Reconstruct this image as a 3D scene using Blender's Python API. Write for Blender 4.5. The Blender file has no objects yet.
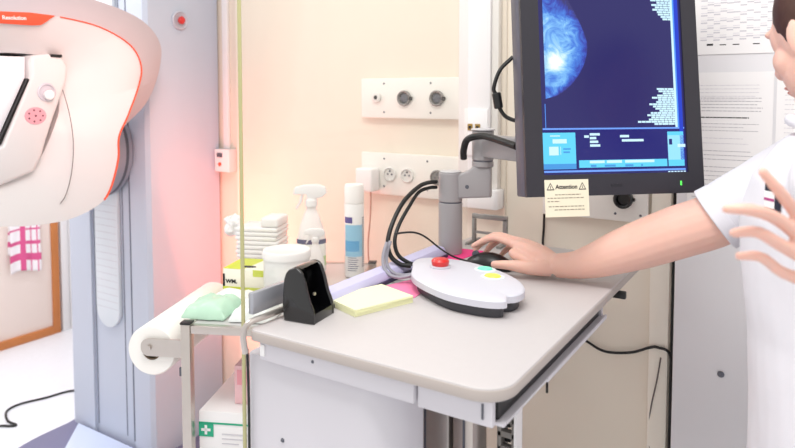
import bpy, bmesh, math, random
from mathutils import Vector, Matrix, noise
random.seed(7)
PI = math.pi
SC = bpy.context.scene
COL = SC.collection

# ------------------------------------------------------------------ materials
def lin(c):
    return tuple((v/255/12.92 if v/255 <= .04045 else ((v/255+.055)/1.055)**2.4) for v in c)
MATS = {}
def mat(name, rgb, rough=.5, metal=0., var=0., scale=20., bump=0., spec=.5, emit=None, estr=0., coat=0., sss=0., alpha=1., trans=0.):
    if name in MATS: return MATS[name]
    m = bpy.data.materials.new(name); m.use_nodes = True
    nt = m.node_tree; b = nt.nodes['Principled BSDF']
    c = lin(rgb)
    b.inputs['Base Color'].default_value = (*c, 1)
    b.inputs['Roughness'].default_value = rough
    b.inputs['Metallic'].default_value = metal
    b.inputs['Specular IOR Level'].default_value = spec
    b.inputs['Coat Weight'].default_value = coat
    b.inputs['Alpha'].default_value = alpha
    b.inputs['Transmission Weight'].default_value = trans
    if sss:
        b.inputs['Subsurface Weight'].default_value = sss
        b.inputs['Subsurface Radius'].default_value = (1, .35, .2)
        b.inputs['Subsurface Scale'].default_value = .008
    if emit:
        b.inputs['Emission Color'].default_value = (*lin(emit), 1)
        b.inputs['Emission Strength'].default_value = estr
    if var or bump:
        tc = nt.nodes.new('ShaderNodeTexCoord'); nz = nt.nodes.new('ShaderNodeTexNoise')
        nz.inputs['Scale'].default_value = scale; nz.inputs['Detail'].default_value = 4
        nt.links.new(tc.outputs['Object'], nz.inputs['Vector'])
        if var:
            mx = nt.nodes.new('ShaderNodeMix'); mx.data_type = 'RGBA'
            mx.inputs['A'].default_value = (*[v*(1-var) for v in c], 1)
            mx.inputs['B'].default_value = (*[min(1, v*(1+var)) for v in c], 1)
            nt.links.new(nz.outputs['Fac'], mx.inputs['Factor'])
            nt.links.new(mx.outputs['Result'], b.inputs['Base Color'])
        if bump:
            bp = nt.nodes.new('ShaderNodeBump'); bp.inputs['Strength'].default_value = bump
            bp.inputs['Distance'].default_value = .002
            nt.links.new(nz.outputs['Fac'], bp.inputs['Height']); nt.links.new(bp.outputs['Normal'], b.inputs['Normal'])
    MATS[name] = m
    return m

def emis(name, rgb, s=1.0):
    """a lit area of a screen: emits its own colour under a slightly glossy surface"""
    return mat(name, (4, 4, 8), .25, emit=rgb, estr=s, spec=.3)

WALL = mat('cream wall paint', (234, 224, 209), .75, var=.02, scale=3, bump=.03)
WHITE = mat('white plastic', (240, 238, 238), .35)
WHITE_PAINT = mat('white paint', (234, 232, 234), .5, var=.015, scale=8)
MACHINE = mat('machine white enamel', (218, 215, 216), .32, coat=.2)
MACHINE_GREY = mat('machine grey enamel', (196, 194, 204), .35)
COLUMN = mat('column pale grey enamel', (196, 202, 216), .4, var=.01, scale=4)
DARKGREY = mat('dark grey plastic', (88, 90, 100), .45)
BLACK = mat('black plastic', (16, 16, 18), .35)
GLOSSBLACK = mat('glossy black plastic', (10, 10, 13), .18, coat=.5)
RUBBER = mat('black cable rubber', (14, 14, 15), .45)
ORANGE = mat('orange accent', (232, 88, 58), .35)
ALU = mat('brushed aluminium', (186, 180, 176), .38, metal=.85, var=.06, scale=60)
STEEL = mat('stainless steel', (200, 192, 186), .3, metal=.9, var=.05, scale=40)
ARMGREY = mat('arm grey enamel', (158, 154, 156), .4)
TABLE = mat('grey laminate', (194, 189, 189), .42, var=.02, scale=90)
TABLE_EDGE = mat('grey beige edge band', (184, 174, 168), .5)
CABINET = mat('cabinet off white', (208, 205, 211), .45, var=.01, scale=6)
PAPER = mat('white paper', (240, 238, 238), .85, var=.015, scale=30)
PAPERCREAM = mat('cream paper', (236, 228, 204), .85, var=.03, scale=40)
INK = mat('grey ink', (172, 169, 176), .8)
INKLIGHT = mat('pale grey ink', (204, 201, 208), .8)
INKBLACK = mat('black ink', (28, 26, 30), .8)
SKIN = mat('skin', (233, 187, 171), .5, var=.05, scale=35, bump=.06, sss=.25)
NAIL = mat('nail', (240, 190, 182), .3)
LIP = mat('lip', (212, 146, 136), .4)
EYE = mat('eye white', (235, 232, 230), .2)
IRIS = mat('dark iris', (50, 34, 24), .2)
HAIR = mat('brown hair', (74, 46, 34), .5, var=.3, scale=80, bump=.4)
CLOTH = mat('white cotton', (226, 224, 230), .9, var=.03, scale=25, bump=.2)
NAVY = mat('navy cloth', (34, 36, 54), .85)
MAGENTA = mat('magenta print', (176, 62, 128), .7)
PINK = mat('pink paper', (240, 130, 170), .8)
LAVENDER = mat('lavender plastic', (198, 195, 228), .4)
YELLOWPAD = mat('pale yellow paper', (240, 240, 198), .85)
RED = mat('red plastic', (214, 42, 40), .3, coat=.3)
WOOD = mat('orange brown wood', (200, 124, 66), .5, var=.15, scale=14)
DOORPANEL = mat('cream door panel', (244, 228, 218), .55, var=.01, scale=5)
FLOOR = mat('pale speckled vinyl', (232, 233, 238), .42, var=.05, scale=70)
GREENPRINT = mat('green print', (40, 170, 130), .6)
BLUEPRINT = mat('blue print', (110, 176, 222), .5)
PURPLEPRINT = mat('purple print', (64, 52, 140), .5)
LIMEPRINT = mat('lime print', (206, 216, 70), .6)
GREENFILM = mat('pale green film', (196, 232, 208), .4, alpha=.9)
PINKBOX = mat('pale pink plastic', (240, 196, 200), .5)
BOXCREAM = mat('cream wall panel', (242, 235, 222), .5)
SOCKETGREY = mat('grey socket', (134, 130, 128), .4)
SOCKETWHITE = mat('white socket', (226, 222, 218), .35)
BRASS = mat('gold contact', (170, 140, 80), .35, metal=.8)
TOWELWHITE = mat('towel white', (246, 240, 242), .95)
TOWELPINK = mat('towel pink', (220, 92, 144), .95)

def glass_mat():
    m = bpy.data.materials.new('clear shield glass'); m.use_nodes = True
    nt = m.node_tree; nt.nodes.clear()
    out = nt.nodes.new('ShaderNodeOutputMaterial'); mix = nt.nodes.new('ShaderNodeMixShader')
    tr = nt.nodes.new('ShaderNodeBsdfTransparent'); gl = nt.nodes.new('ShaderNodeBsdfGlossy')
    fr = nt.nodes.new('ShaderNodeMath'); fr.operation = 'MULTIPLY_ADD'      # both faces reflect a little, more at a glance
    lw = nt.nodes.new('ShaderNodeLayerWeight'); lw.inputs['Blend'].default_value = .3
    nt.links.new(lw.outputs['Facing'], fr.inputs[0]); fr.inputs[1].default_value = .03; fr.inputs[2].default_value = .015
    tr.inputs['Color'].default_value = (.985, .985, .97, 1); gl.inputs['Roughness'].default_value = .02
    nt.links.new(fr.outputs[0], mix.inputs[0]); nt.links.new(tr.outputs[0], mix.inputs[1]); nt.links.new(gl.outputs[0], mix.inputs[2])
    df = nt.nodes.new('ShaderNodeBsdfDiffuse'); df.inputs['Color'].default_value = (.95, .93, .9, 1)     # even white haze mixed into the pane, paling what lies behind
    hz = nt.nodes.new('ShaderNodeMixShader'); hz.inputs[0].default_value = .035
    nt.links.new(mix.outputs[0], hz.inputs[1]); nt.links.new(df.outputs[0], hz.inputs[2])
    nt.links.new(hz.outputs[0], out.inputs[0]); return m
GLASS = glass_mat()
GLASSEDGE = mat('green glass edge', (182, 178, 128), .2, spec=.6)

def image_mat():
    """the radiograph on the screen: veined noise, lit blue-white"""
    m = bpy.data.materials.new('radiograph'); m.use_nodes = True
    nt = m.node_tree; b = nt.nodes['Principled BSDF']
    b.inputs['Base Color'].default_value = (.003, .003, .006, 1); b.inputs['Roughness'].default_value = .25
    at = nt.nodes.new('ShaderNodeAttribute'); at.attribute_name = 'dens'
    tc = nt.nodes.new('ShaderNodeTexCoord')
    n1 = nt.nodes.new('ShaderNodeTexNoise'); n1.inputs['Scale'].default_value = 28; n1.inputs['Detail'].default_value = 8
    n1.inputs['Distortion'].default_value = 1.5; n1.inputs['Roughness'].default_value = .65
    nt.links.new(tc.outputs['Object'], n1.inputs['Vector'])
    a = nt.nodes.new('ShaderNodeMath'); a.operation = 'MULTIPLY_ADD'
    a.inputs[1].default_value = 1.1; a.inputs[2].default_value = -.52
    nt.links.new(n1.outputs['Fac'], a.inputs[0])
    s = nt.nodes.new('ShaderNodeMath'); s.operation = 'ADD'
    nt.links.new(a.outputs[0], s.inputs[0]); nt.links.new(at.outputs['Fac'], s.inputs[1])
    r = nt.nodes.new('ShaderNodeValToRGB'); e = r.color_ramp.elements
    e[0].position = 0; e[0].color = (*lin((43, 40, 106)), 1)
    e[1].position = 1; e[1].color = (*lin((245, 255, 255)), 1)
    for p, c in ((.2, (44, 62, 170)), (.42, (62, 120, 216)), (.62, (120, 184, 240)), (.8, (186, 226, 250))):
        q = e.new(p); q.color = (*lin(c), 1)
    nt.links.new(s.outputs[0], r.inputs[0])
    nt.links.new(r.outputs[0], b.inputs['Emission Color']); b.inputs['Emission Strength'].default_value = 1
    return m

# ------------------------------------------------------------------ mesh builder
class MB:
    def __init__(self): self.bm = bmesh.new()
    def _merge(self, t, mi=0, smooth=False, M=None):
        if M is not None: bmesh.ops.transform(t, matrix=M, verts=t.verts)
        mp = {v: self.bm.verts.new(v.co) for v in t.verts}
        for f in t.faces:
            try: g = self.bm.faces.new([mp[v] for v in f.verts])
            except ValueError: continue
            g.material_index = mi; g.smooth = smooth
        t.free(); return self
    def box(self, lo, hi, bevel=0., mi=0, M=None, seg=2):
        t = bmesh.new(); bmesh.ops.create_cube(t, size=1)
        for v in t.verts:
            v.co = Vector([lo[i] + (v.co[i]+.5)*(hi[i]-lo[i]) for i in range(3)])
        if bevel: bmesh.ops.bevel(t, geom=t.edges[:], offset=bevel, segments=seg, profile=.5, affect='EDGES')
        return self._merge(t, mi, bool(bevel), M)
    def prism(self, pts, lo, hi, axis='Z', bevel=0., mi=0, M=None, seg=2, smooth=None):
        """2-D outline extruded along an axis: Z takes (x,y), Y takes (x,z), X takes (y,z)"""
        t = bmesh.new()
        def P(p, h):
            return {'Z': (p[0], p[1], h), 'Y': (p[0], h, p[1]), 'X': (h, p[0], p[1])}[axis]
        a = [t.verts.new(P(p, lo)) for p in pts]; b = [t.verts.new(P(p, hi)) for p in pts]
        f1 = t.faces.new(a); f2 = t.faces.new(b[::-1]); n = len(pts)
        for i in range(n): t.faces.new((a[i], b[i], b[(i+1) % n], a[(i+1) % n]))
        bmesh.ops.recalc_face_normals(t, faces=t.faces)
        if bevel:
            ed = [e for e in t.edges if f1 in e.link_faces or f2 in e.link_faces]
            bmesh.ops.bevel(t, geom=ed, offset=bevel, segments=seg, profile=.5, affect='EDGES')
        return self._merge(t, mi, bool(bevel) if smooth is None else smooth, M)
    def lathe(self, prof, c=(0, 0, 0), n=32, mi=0, M=None, sx=1, sy=1):
        t = bmesh.new(); rings = []
        for r, z in prof:
            if r < 1e-6: rings.append([t.verts.new((c[0], c[1], c[2]+z))])
            else: rings.append([t.verts.new((c[0]+sx*r*math.cos(2*PI*k/n), c[1]+sy*r*math.sin(2*PI*k/n), c[2]+z)) for k in range(n)])
        for A, B in zip(rings, rings[1:]):
            for k in range(n):
                q = [A[k % len(A)], A[(k+1) % len(A)], B[(k+1) % len(B)], B[k % len(B)]]
                u = []
                for v in q:
                    if v not in u: u.append(v)
                if len(u) > 2: t.faces.new(u)
        for R in (rings[0], rings[-1]):
            if len(R) > 1: t.faces.new(R)
        bmesh.ops.recalc_face_normals(t, faces=t.faces)
        return self._merge(t, mi, True, M)
    def cyl(self, p, q, r, n=24, mi=0, r2=None, bevel=.0):
        p, q = Vector(p), Vector(q); d = q-p; L = d.length
        M = Matrix.Translation(p) @ d.to_track_quat('Z', 'Y').to_matrix().to_4x4()
        r2 = r if r2 is None else r2
        if bevel: prof = [(0, 0), (r-bevel, 0), (r, bevel), (r2, L-bevel), (r2-bevel, L), (0, L)]
        else: prof = [(0, 0), (r, 0), (r, 0), (r2, L), (r2, L), (0, L)]
        return self.lathe(prof, (0, 0, 0), n, mi, M)
    def loft(self, rings, mi=0, cap=True, smooth=True):
        t = bmesh.new(); R = [[t.verts.new(p) for p in r] for r in rings]
        for A, B in zip(R, R[1:]):
            n = len(A)
            for k in range(n): t.faces.new((A[k], A[(k+1) % n], B[(k+1) % n], B[k]))
        if cap: t.faces.new(R[0][::-1]); t.faces.new(R[-1])
        bmesh.ops.recalc_face_normals(t, faces=t.faces)
        return self._merge(t, mi, smooth)
    def tube(self, pts, r, n=10, mi=0, steps=8, flat=1.):
        """round tube through points, radius a number or one per point"""
        P = [Vector(p) for p in pts]; rr = [r]*len(P) if not hasattr(r, '__len__') else list(r)
        if steps > 1 and len(P) > 2:
            Q, S = [], []
            for i in range(len(P)-1):
                p0 = P[i-1] if i else P[i]*2-P[i+1]; p1, p2 = P[i], P[i+1]
                p3 = P[i+2] if i+2 < len(P) else P[i+1]*2-P[i]
                for k in range(steps):
                    u = k/steps
                    Q.append(.5*((2*p1)+(p2-p0)*u+(2*p0-5*p1+4*p2-p3)*u*u+(3*p1-p0-3*p2+p3)*u**3))
                    S.append(rr[i]*(1-u)+rr[i+1]*u)
            Q.append(P[-1]); S.append(rr[-1])
        else: Q, S = P, rr
        rings = []; up = None
        for i, p in enumerate(Q):
            d = (Q[min(i+1, len(Q)-1)]-Q[max(i-1, 0)]).normalized()
            if up is None: up = Vector((0, 0, 1)) if abs(d.z) < .9 else Vector((0, 1, 0))
            a = (up-d*up.dot(d)).normalized(); b = d.cross(a); up = a
            rings.append([p+a*S[i]*flat*math.cos(2*PI*k/n)+b*S[i]*math.sin(2*PI*k/n) for k in range(n)])
        return self.loft(rings, mi)
    def ball(self, c, r, mi=0, n=20, sc=(1, 1, 1), M=None):
        t = bmesh.new(); bmesh.ops.create_uvsphere(t, u_segments=n, v_segments=n//2+2, radius=r)
        X = Matrix.Translation(c) @ (M or Matrix()) @ Matrix.Diagonal((*sc, 1))
        return self._merge(t, mi, True, X)
    def quad(self, a, b, c, d, mi=0):
        V = [self.bm.verts.new(p) for p in (a, b, c, d)]
        f = self.bm.faces.new(V); f.material_index = mi; return self
    def text(self, s, size, M, mi=0, ext=.0002, bold=0.):
        cu = bpy.data.curves.new('t', 'FONT'); cu.body = s; cu.size = size; cu.extrude = ext; cu.offset = bold
        cu.align_x = 'CENTER'; cu.align_y = 'CENTER'
        o = bpy.data.objects.new('t', cu); COL.objects.link(o)
        me = bpy.data.meshes.new_from_object(o.evaluated_get(bpy.context.evaluated_depsgraph_get()))
        bpy.data.objects.remove(o); bpy.data.curves.remove(cu)
        t = bmesh.new(); t.from_mesh(me); bpy.data.meshes.remove(me)
        return self._merge(t, mi, False, M)
    def add_mesh(self, me, mi=0, smooth=True):
        t = bmesh.new(); t.from_mesh(me); return self._merge(t, mi, smooth)
    def xf(self, M): bmesh.ops.transform(self.bm, matrix=M, verts=self.bm.verts); return self
    def build(self, name, mats, parent=None, origin=None):
        mats = mats if isinstance(mats, (list, tuple)) else [mats]
        root = parent
        while root is not None and root.parent is not None: root = root.parent
        if root is not None: off = root.location.copy()
        elif origin is not None: off = Vector(origin)
        else:
            zs = [v.co for v in self.bm.verts]
            off = Vector(((min(v.x for v in zs)+max(v.x for v in zs))/2, (min(v.y for v in zs)+max(v.y for v in zs))/2, min(v.z for v in zs)))
        bmesh.ops.translate(self.bm, vec=-off, verts=self.bm.verts)
        me = bpy.data.meshes.new(name); self.bm.to_mesh(me); self.bm.free()
        for m in mats: me.materials.append(m)
        o = bpy.data.objects.new(name, me); COL.objects.link(o)
        if parent is not None: o.parent = parent
        else: o.location = off
        try: me.set_sharp_from_angle(angle=math.radians(38))
        except Exception: pass
        return o

def tag(o, label, cat, group=None, kind=None):
    o['label'] = label; o['category'] = cat
    if group: o['group'] = group
    if kind: o['kind'] = kind
    return o
def thing(name, label, cat, loc, group=None):
    o = bpy.data.objects.new(name, None); COL.objects.link(o); o.location = loc; o.empty_display_size = .05
    return tag(o, label, cat, group)
def struct(o): o['kind'] = 'structure'; return o
def rrect(x0, y0, x1, y1, r, n=6):
    """rounded rectangle outline; r is one radius or one per corner (x0y0, x1y0, x1y1, x0y1)"""
    rs = [r]*4 if not hasattr(r, '__len__') else r
    out = []
    for (cx, cy, sx, sy, a0), q in zip(((x0, y0, 1, 1, PI), (x1, y0, -1, 1, 1.5*PI), (x1, y1, -1, -1, 0), (x0, y1, 1, -1, .5*PI)), rs):
        if q <= 0: out.append((cx, cy)); continue
        for k in range(n+1):
            a = a0+.5*PI*k/n
            out.append((cx+sx*q+q*math.cos(a), cy+sy*q+q*math.sin(a)))
    return out
def circ(cx, cy, r, n=24, r2=None):
    return [(cx+r*math.cos(2*PI*k/n), cy+(r2 or r)*math.sin(2*PI*k/n)) for k in range(n)]
def smooth_closed(pts, steps=4):
    out = []; n = len(pts)
    for i in range(n):
        p = [Vector(pts[(i+k-1) % n]) for k in range(4)]
        for k in range(steps):
            u = k/steps
            out.append(tuple(.5*((2*p[1])+(p[2]-p[0])*u+(2*p[0]-5*p[1]+4*p[2]-p[3])*u*u+(3*p[1]-p[0]-3*p[2]+p[3])*u**3)))
    return out
def smooth_open(pts, steps=5):
    V = [Vector(p) for p in pts]; out = []
    for i in range(len(V)-1):
        p0 = V[i-1] if i else V[0]; p1, p2 = V[i], V[i+1]; p3 = V[i+2] if i+2 < len(V) else V[-1]
        for k in range(steps):
            u = k/steps
            out.append(.5*((2*p1)+(p2-p0)*u+(2*p0-5*p1+4*p2-p3)*u*u+(3*p1-p0-3*p2+p3)*u**3))
    return out+[V[-1]]

TT = .93                                   # height of the console's tabletop
# ------------------------------------------------------------------ setting
struct(MB().box((-5, -1.6, -.05), (1.7, 3.0, 0)).build('floor', FLOOR))
struct(MB().box((-1.82, 1.75, 0), (-.287, 1.91, 2.7)).build('wall_back', WALL))
struct(MB().box((-2.42, 1.81, 0), (-1.82, 1.91, 2.7)).build('wall_back_left', WALL))
struct(MB().box((-.288, 1.82, 0), (1.7, 1.92, 2.7)).build('wall_back_right', WHITE_PAINT))
struct(MB().box((-3.55, 2.1, 0), (-2.42, 2.2, 2.7)).build('wall_alcove', WHITE_PAINT))
struct(MB().box((-2.42, 1.91, 0), (-2.32, 2.2, 2.7)).build('wall_return', WHITE_PAINT))
struct(MB().box((-3.65, -1.6, 0), (-3.55, 2.2, 2.7)).build('wall_left', WHITE_PAINT))
d = struct(MB().box((-3.55, .9, .03), (-3.535, 2.0, 1.12), .002).build('door_1', DOORPANEL))
struct(MB().box((-3.55, 2.0, 0), (-3.525, 2.04, 1.16), .003).build('trim_1', WOOD))
struct(MB().box((-3.55, 2.055, 0), (-3.53, 2.098, 2.2), .003).build('trim_2', WHITE))
struct(MB().box((-3.55, .9, 0), (-3.523, 2.0, .045), .003).build('baseboard_left', WOOD))
# white door leaf at the right of the back wall, with its frame and a dark hinge gap
d2 = struct(MB().box((-.271, 1.70, .02), (.75, 1.745, 2.2), .003).build('door_2', mat('door white', (226, 225, 228), .5, var=.01, scale=5)))
struct(MB().lathe([(0, 0), (.007, 0), (.008, .002), (.006, .005), (0, .005)], n=16, M=Matrix.Translation((-.163, 1.70, .666)) @ Matrix.Rotation(PI/2, 4, 'X')).build('door_lock', DARKGREY, d2))
struct(MB().box((-.335, 1.735, 0), (-.288, 1.8, 2.25), .003).build('trim_3', BOXCREAM))
struct(MB().box((-.288, 1.765, 0), (-.265, 1.82, 2.25)).build('door_gap_dark', BLACK))  # black strip set behind the hinge gap, standing in for its shade

# ------------------------------------------------------------------ mammography machine
mx, my = -2.22, 1.47
mach = thing('mammography_machine', 'tall white and pale grey x-ray machine with curved arm and orange edge line', 'medical machine', (mx, 1.6, 0))
# column: flat body with a shallow recessed channel on its front
ch0, ch1 = -2.325, -2.075
col = [(-2.478, my+.01), (ch0, my), (ch0, my+.012), (ch1, my+.012), (ch1, my), (-1.985, my), (-1.97, my+.012), (-1.97, 1.798), (-2.478, 1.798)]
MB().prism(col, .012, 2.3).build('column', COLUMN, mach)
MB().prism(rrect(-2.29, .455, -2.15, 2.2, (.07, .07, 0, 0), 10), my-.004, my+.010, 'Y', .002).build('track_cover', mat('track white', (222, 228, 234), .4), mach)
t = MB()
for k in range(16):
    t.box((-2.285, my-.0048, .92-.026*k), (-2.155, my-.0035, .921-.026*k))
t.build('cover_pleat_lines', INKLIGHT, mach)
t = MB()
for x in (-2.318, -2.14, -2.082): t.box((x, my-.0008 if x > -2.1 else my+.0105, .05), (x+.004, my+.0118, 2.2))
t.build('groove_lines', mat('groove grey', (120, 124, 140), .6), mach)
R = Matrix.Translation((-1.97, 1.617, 1.603)) @ Matrix.Rotation(PI/2, 4, 'Y')
eb = MB().lathe([(.034, .0), (.035, .005), (.031, .009), (.025, .004), (.020, .002), (0, .002)], n=32, M=R).build('emergency_button_cup', MACHINE_GREY, mach)
MB().lathe([(0, -.001), (.008, -.001), (.008, .008), (.0135, .010), (.0145, .016), (.010, .021), (0, .022)], n=28, M=R).build('emergency_button', RED, eb)
MB().prism(smooth_closed([(-2.50, 1.70), (-2.495, 1.46), (-2.48, 1.28), (-2.40, 1.10), (-2.2, 1.0), (-2.0, 1.05), (-1.93, 1.4), (-1.95, 1.70)], 5), 0, .012, 'Z', .004).build('floor_plate', mat('floor plate blue grey', (120, 120, 150), .5), mach)
MB().prism([(-2.425, 1.462), (-2.31, 1.345), (-2.12, 1.15), (-2.02, 1.15), (-2.02, 1.462)], .012, .03, 'Z', .003).build('foot_cover', mat('foot cover blue white', (206, 216, 240), .4), mach)
# pivot drum between the column and the arm
MB().lathe([(0, 0), (.165, 0), (.172, .008), (.172, .15), (0, .15)], n=48, M=Matrix.Translation((-2.215, 1.469, 1.13)) @ Matrix.Rotation(PI/2, 4, 'X')).build('pivot_drum', mat('drum grey', (158, 156, 168), .35), mach)
MB().lathe([(.172, 0), (.1745, .003), (.1745, .009), (.172, .012)], n=48, M=Matrix.Translation((-2.215, 1.449, 1.13)) @ Matrix.Rotation(PI/2, 4, 'X')).build('drum_ring', DARKGREY, mach)
# C-shaped arm in side profile (y, z): outer edge of the side face, then the rim and the far side
edge = [(.62, 1.515), (.76, 1.535), (.902, 1.547), (.98, 1.552), (1.064, 1.55), (1.187, 1.532), (1.287, 1.486), (1.325, 1.425), (1.316, 1.362),
        (1.275, 1.268), (1.241, 1.201), (1.236, 1.13), (1.206, 1.041), (1.166, 1.0), (1.077, .972), (.963, .972), (.87, .985), (.74, 1.0), (.62, 1.02)]
rim = [(.62, 1.575), (.76, 1.597), (.934, 1.612), (1.0, 1.622), (1.102, 1.630), (1.228, 1.616), (1.37, 1.575), (1.443, 1.50), (1.431, 1.397),
       (1.38, 1.30), (1.285, 1.215), (1.245, 1.13), (1.212, 1.036), (1.170, .995), (1.078, .967), (.963, .967), (.87, .980), (.74, .995), (.62, 1.015)]
e3 = smooth_open([(y, z, 0) for y, z in edge], 5); r3 = smooth_open([(y, z, 0) for y, z in rim], 5)
cen = Vector((1.02, 1.26, 0))
def ring(P, x, k=1.0): return [(x, cen.x+(p.x-cen.x)*k, cen.y+(p.y-cen.y)*k) for p in P]
# shallow dish on the side face: inner loop sits a little deeper round the opening
op = smooth_open([(y, z, 0) for y, z in [(.62, 1.43), (.76, 1.437), (.899, 1.442), (.964, 1.446), (1.038, 1.441), (1.078, 1.424), (1.098, 1.387), (1.092, 1.33), (1.088, 1.28),
        (1.078, 1.25), (1.066, 1.22), (1.052, 1.19), (1.036, 1.16), (1.016, 1.14), (.99, 1.125), (.95, 1.11), (.87, 1.10), (.74, 1.10), (.62, 1.10)]], 5)
mid = [a*.55+b*.45 for a, b in zip(e3, op)]
XS = -1.80
def strip(m, A, B, mi, smooth=True):
    t = bmesh.new(); a = [t.verts.new(p) for p in A]; b = [t.verts.new(p) for p in B]
    for i in range(len(a)-1): t.faces.new((a[i], a[i+1], b[i+1], b[i]))
    m._merge(t, mi, smooth)
g = MB()
loops = [ring(op, XS-.50), ring(op, XS-.10), ring(op, XS-.060), ring(mid, XS-.014), ring(e3, XS)]
back = [ring(r3, XS-.055), ring([p*.93+q*.07 for p, q in zip(r3, e3)], XS-.085), ring([p*.6+q*.4 for p, q in zip(r3, e3)], XS-.30), ring(e3, XS-.50), ring(op, XS-.50)]
for A, B in zip(loops, loops[1:]): strip(g, A, B, 0)
seq = [loops[-1]]+back
for i, (A, B) in enumerate(zip(seq, seq[1:])): strip(g, A, B, 1 if i == 0 else 0)
for sgn, k in ((0, 0), (1, -1)):                       # close the two cut ends far out of the picture
    ends = [L[k] for L in loops]+[L[k] for L in back[:-1]]
    vs = [g.bm.verts.new(p) for p in ends]; g.bm.faces.new(vs)
bmesh.ops.remove_doubles(g.bm, verts=g.bm.verts, dist=1e-5); bmesh.ops.recalc_face_normals(g.bm, faces=g.bm.faces)
arm = g.build('c_arm', [MACHINE, mat('rim rose grey', (190, 176, 180), .4)], mach)
# orange line along the edge, wide label tab at its front end
g = MB(); g.tube([(XS+.0005, p.x, p.y) for p in e3[20:64]], [.0020+.0012*min(1, k/35) for k in range(44)], 8, 0, 1)
g.build('accent_line', ORANGE, arm)
tabp = [(.70, 1.530), (.76, 1.537), (.902, 1.5485), (.98, 1.5535), (1.05, 1.552), (1.034, 1.541), (1.022, 1.531), (1.008, 1.522), (.985, 1.519), (.90, 1.517), (.76, 1.507), (.70, 1.502)]
tb = MB().prism(tabp, XS-.003, XS+.003, 'X', .001).build('label_tab', ORANGE, arm)
TM = Matrix(((0, 0, 1, 0), (1, 0, 0, 0), (0, 1, 0, 0), (0, 0, 0, 1)))       # text plane facing +X
MB().text('Resolution', .0145, Matrix.Translation((XS+.0032, .937, 1.5345)) @ Matrix.Rotation(math.radians(4), 4, 'X') @ TM, bold=.0003).build('label_text', WHITE, tb)
# lower ball shaped cover with its seam
MB().tube([(XS-.010, 1.072, 1.345), (XS-.007, 1.085, 1.29), (XS-.0035, 1.093, 1.23), (XS-.0015, 1.094, 1.17), (XS-.0012, 1.085, 1.10), (XS-.0015, 1.068, 1.045), (XS-.0015, 1.05, 1.02)], .0014, 6).build('seam_cable', mat('seam grey', (120, 112, 112), .5), arm)
# compression carriage inside the C
car = [(.994, 1.385), (.992, 1.425), (1.0, 1.44), (1.05, 1.447), (1.086, 1.44), (1.103, 1.412), (1.098, 1.37), (1.080, 1.325), (1.055, 1.262), (1.034, 1.205), (1.020, 1.160), (.995, 1.115), (.90, 1.085), (.80, 1.075), (.80, 1.14), (.912, 1.195)]
cr = MB().prism(car, -2.15, -1.828, 'X', .012, seg=3).build('compression_carriage', MACHINE, mach)
RX = Matrix.Rotation(PI/2, 4, 'Y')
kc = MB().lathe([(.026, 0), (.0265, .003), (.022, .005), (.019, .001), (0, .001)], n=28, M=Matrix.Translation((-1.8285, 1.035, 1.338)) @ RX).build('knob_cup', MACHINE_GREY, cr)
MB().lathe([(0, 0), (.013, 0), (.014, .012), (.010, .016), (0, .016)], n=24, M=Matrix.Translation((-1.826, 1.037, 1.330)) @ RX).build('round_knob', WHITE, kc)
dl = MB().prism(circ(1.002, 1.272, .030, 28, .024), -1.829, -1.8265, 'X').build('pink_dial', mat('dial pink', (226, 160, 172), .5), cr)
t = MB()
for k in range(7):
    a = 2*PI*k/7; t.prism(circ(1.002+.02*math.cos(a), 1.272+.016*math.sin(a), .0026, 8), -1.8266, -1.8258, 'X')
t.prism(circ(1.002, 1.272, .003, 8), -1.8266, -1.8258, 'X').build('dial_marks', mat('dial mark', (110, 60, 74), .6), dl)
MB().prism([(.909, 1.197), (.9905, 1.372), (.9865, 1.376), (.903, 1.20)], -1.95, -1.832, 'X').build('carriage_gap', BLACK, mach)
MB().prism([(.66, 1.10), (.80, 1.13), (.903, 1.20), (.986, 1.378), (.988, 1.436), (.66, 1.43)], -2.12, -1.845, 'X', .004).build('paddle_panel', mat('bright white panel', (246, 246, 252), .3), mach)
MB().box((-1.9, 1.05, 1.438), (-1.826, 1.083, 1.446), .001).build('carriage_slot', BLACK, cr)

# ------------------------------------------------------------------ towel on its hook
t = MB(); ny, nz = 24, 40
for sgn, x0, z1 in ((1, -3.515, .36), (-1, -3.528, .46)):
    G = []
    for j in range(nz+1):
        v = j/nz; z = .775*(1-v)+(z1+.03)*v; row = []
        for i in range(ny+1):
            u = i/ny; y = 1.772+.16*u+.004*math.sin(9*v)*(u-.5)
            x = x0+.004*math.sin(u*13+2*v)*(.3+v)*sgn*.8
            row.append(t.bm.verts.new((x, y, z+.01*math.sin(5*u)*v)))
        G.append(row)
    for j in range(nz):
        for i in range(ny):
            f = t.bm.faces.new((G[j][i], G[j][i+1], G[j+1][i+1], G[j+1][i])); f.smooth = True
            u, v = (i+.5)/ny, (j+.5)/nz
            f.material_index = 1 if (.34 < u < .5 or .66 < u < .71 or .86 < u < .9 or any(abs(v-q) < .013 for q in (.2, .42, .60)) or .76 < v < .84) else 0
tw = t.build('kitchen_towel', [TOWELWHITE, TOWELPINK])
mo = tw.modifiers.new('s', 'SOLIDIFY'); mo.thickness = .003; mo.offset = 0
tag(tw, 'pink and white checked towel hanging on the left wall', 'towel')
hk = MB().box((-3.535, 1.76, .765), (-3.53, 1.96, .79), .002); hk.tube([(-3.53, 1.765, .775), (-3.50, 1.765, .775), (-3.495, 1.80, .775), (-3.495, 1.93, .775), (-3.50, 1.955, .775), (-3.53, 1.955, .775)], .004, 8)
tag(hk.build('towel_rail', STEEL), 'small metal rail on the left wall holding the checked towel', 'towel rail')
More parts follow.
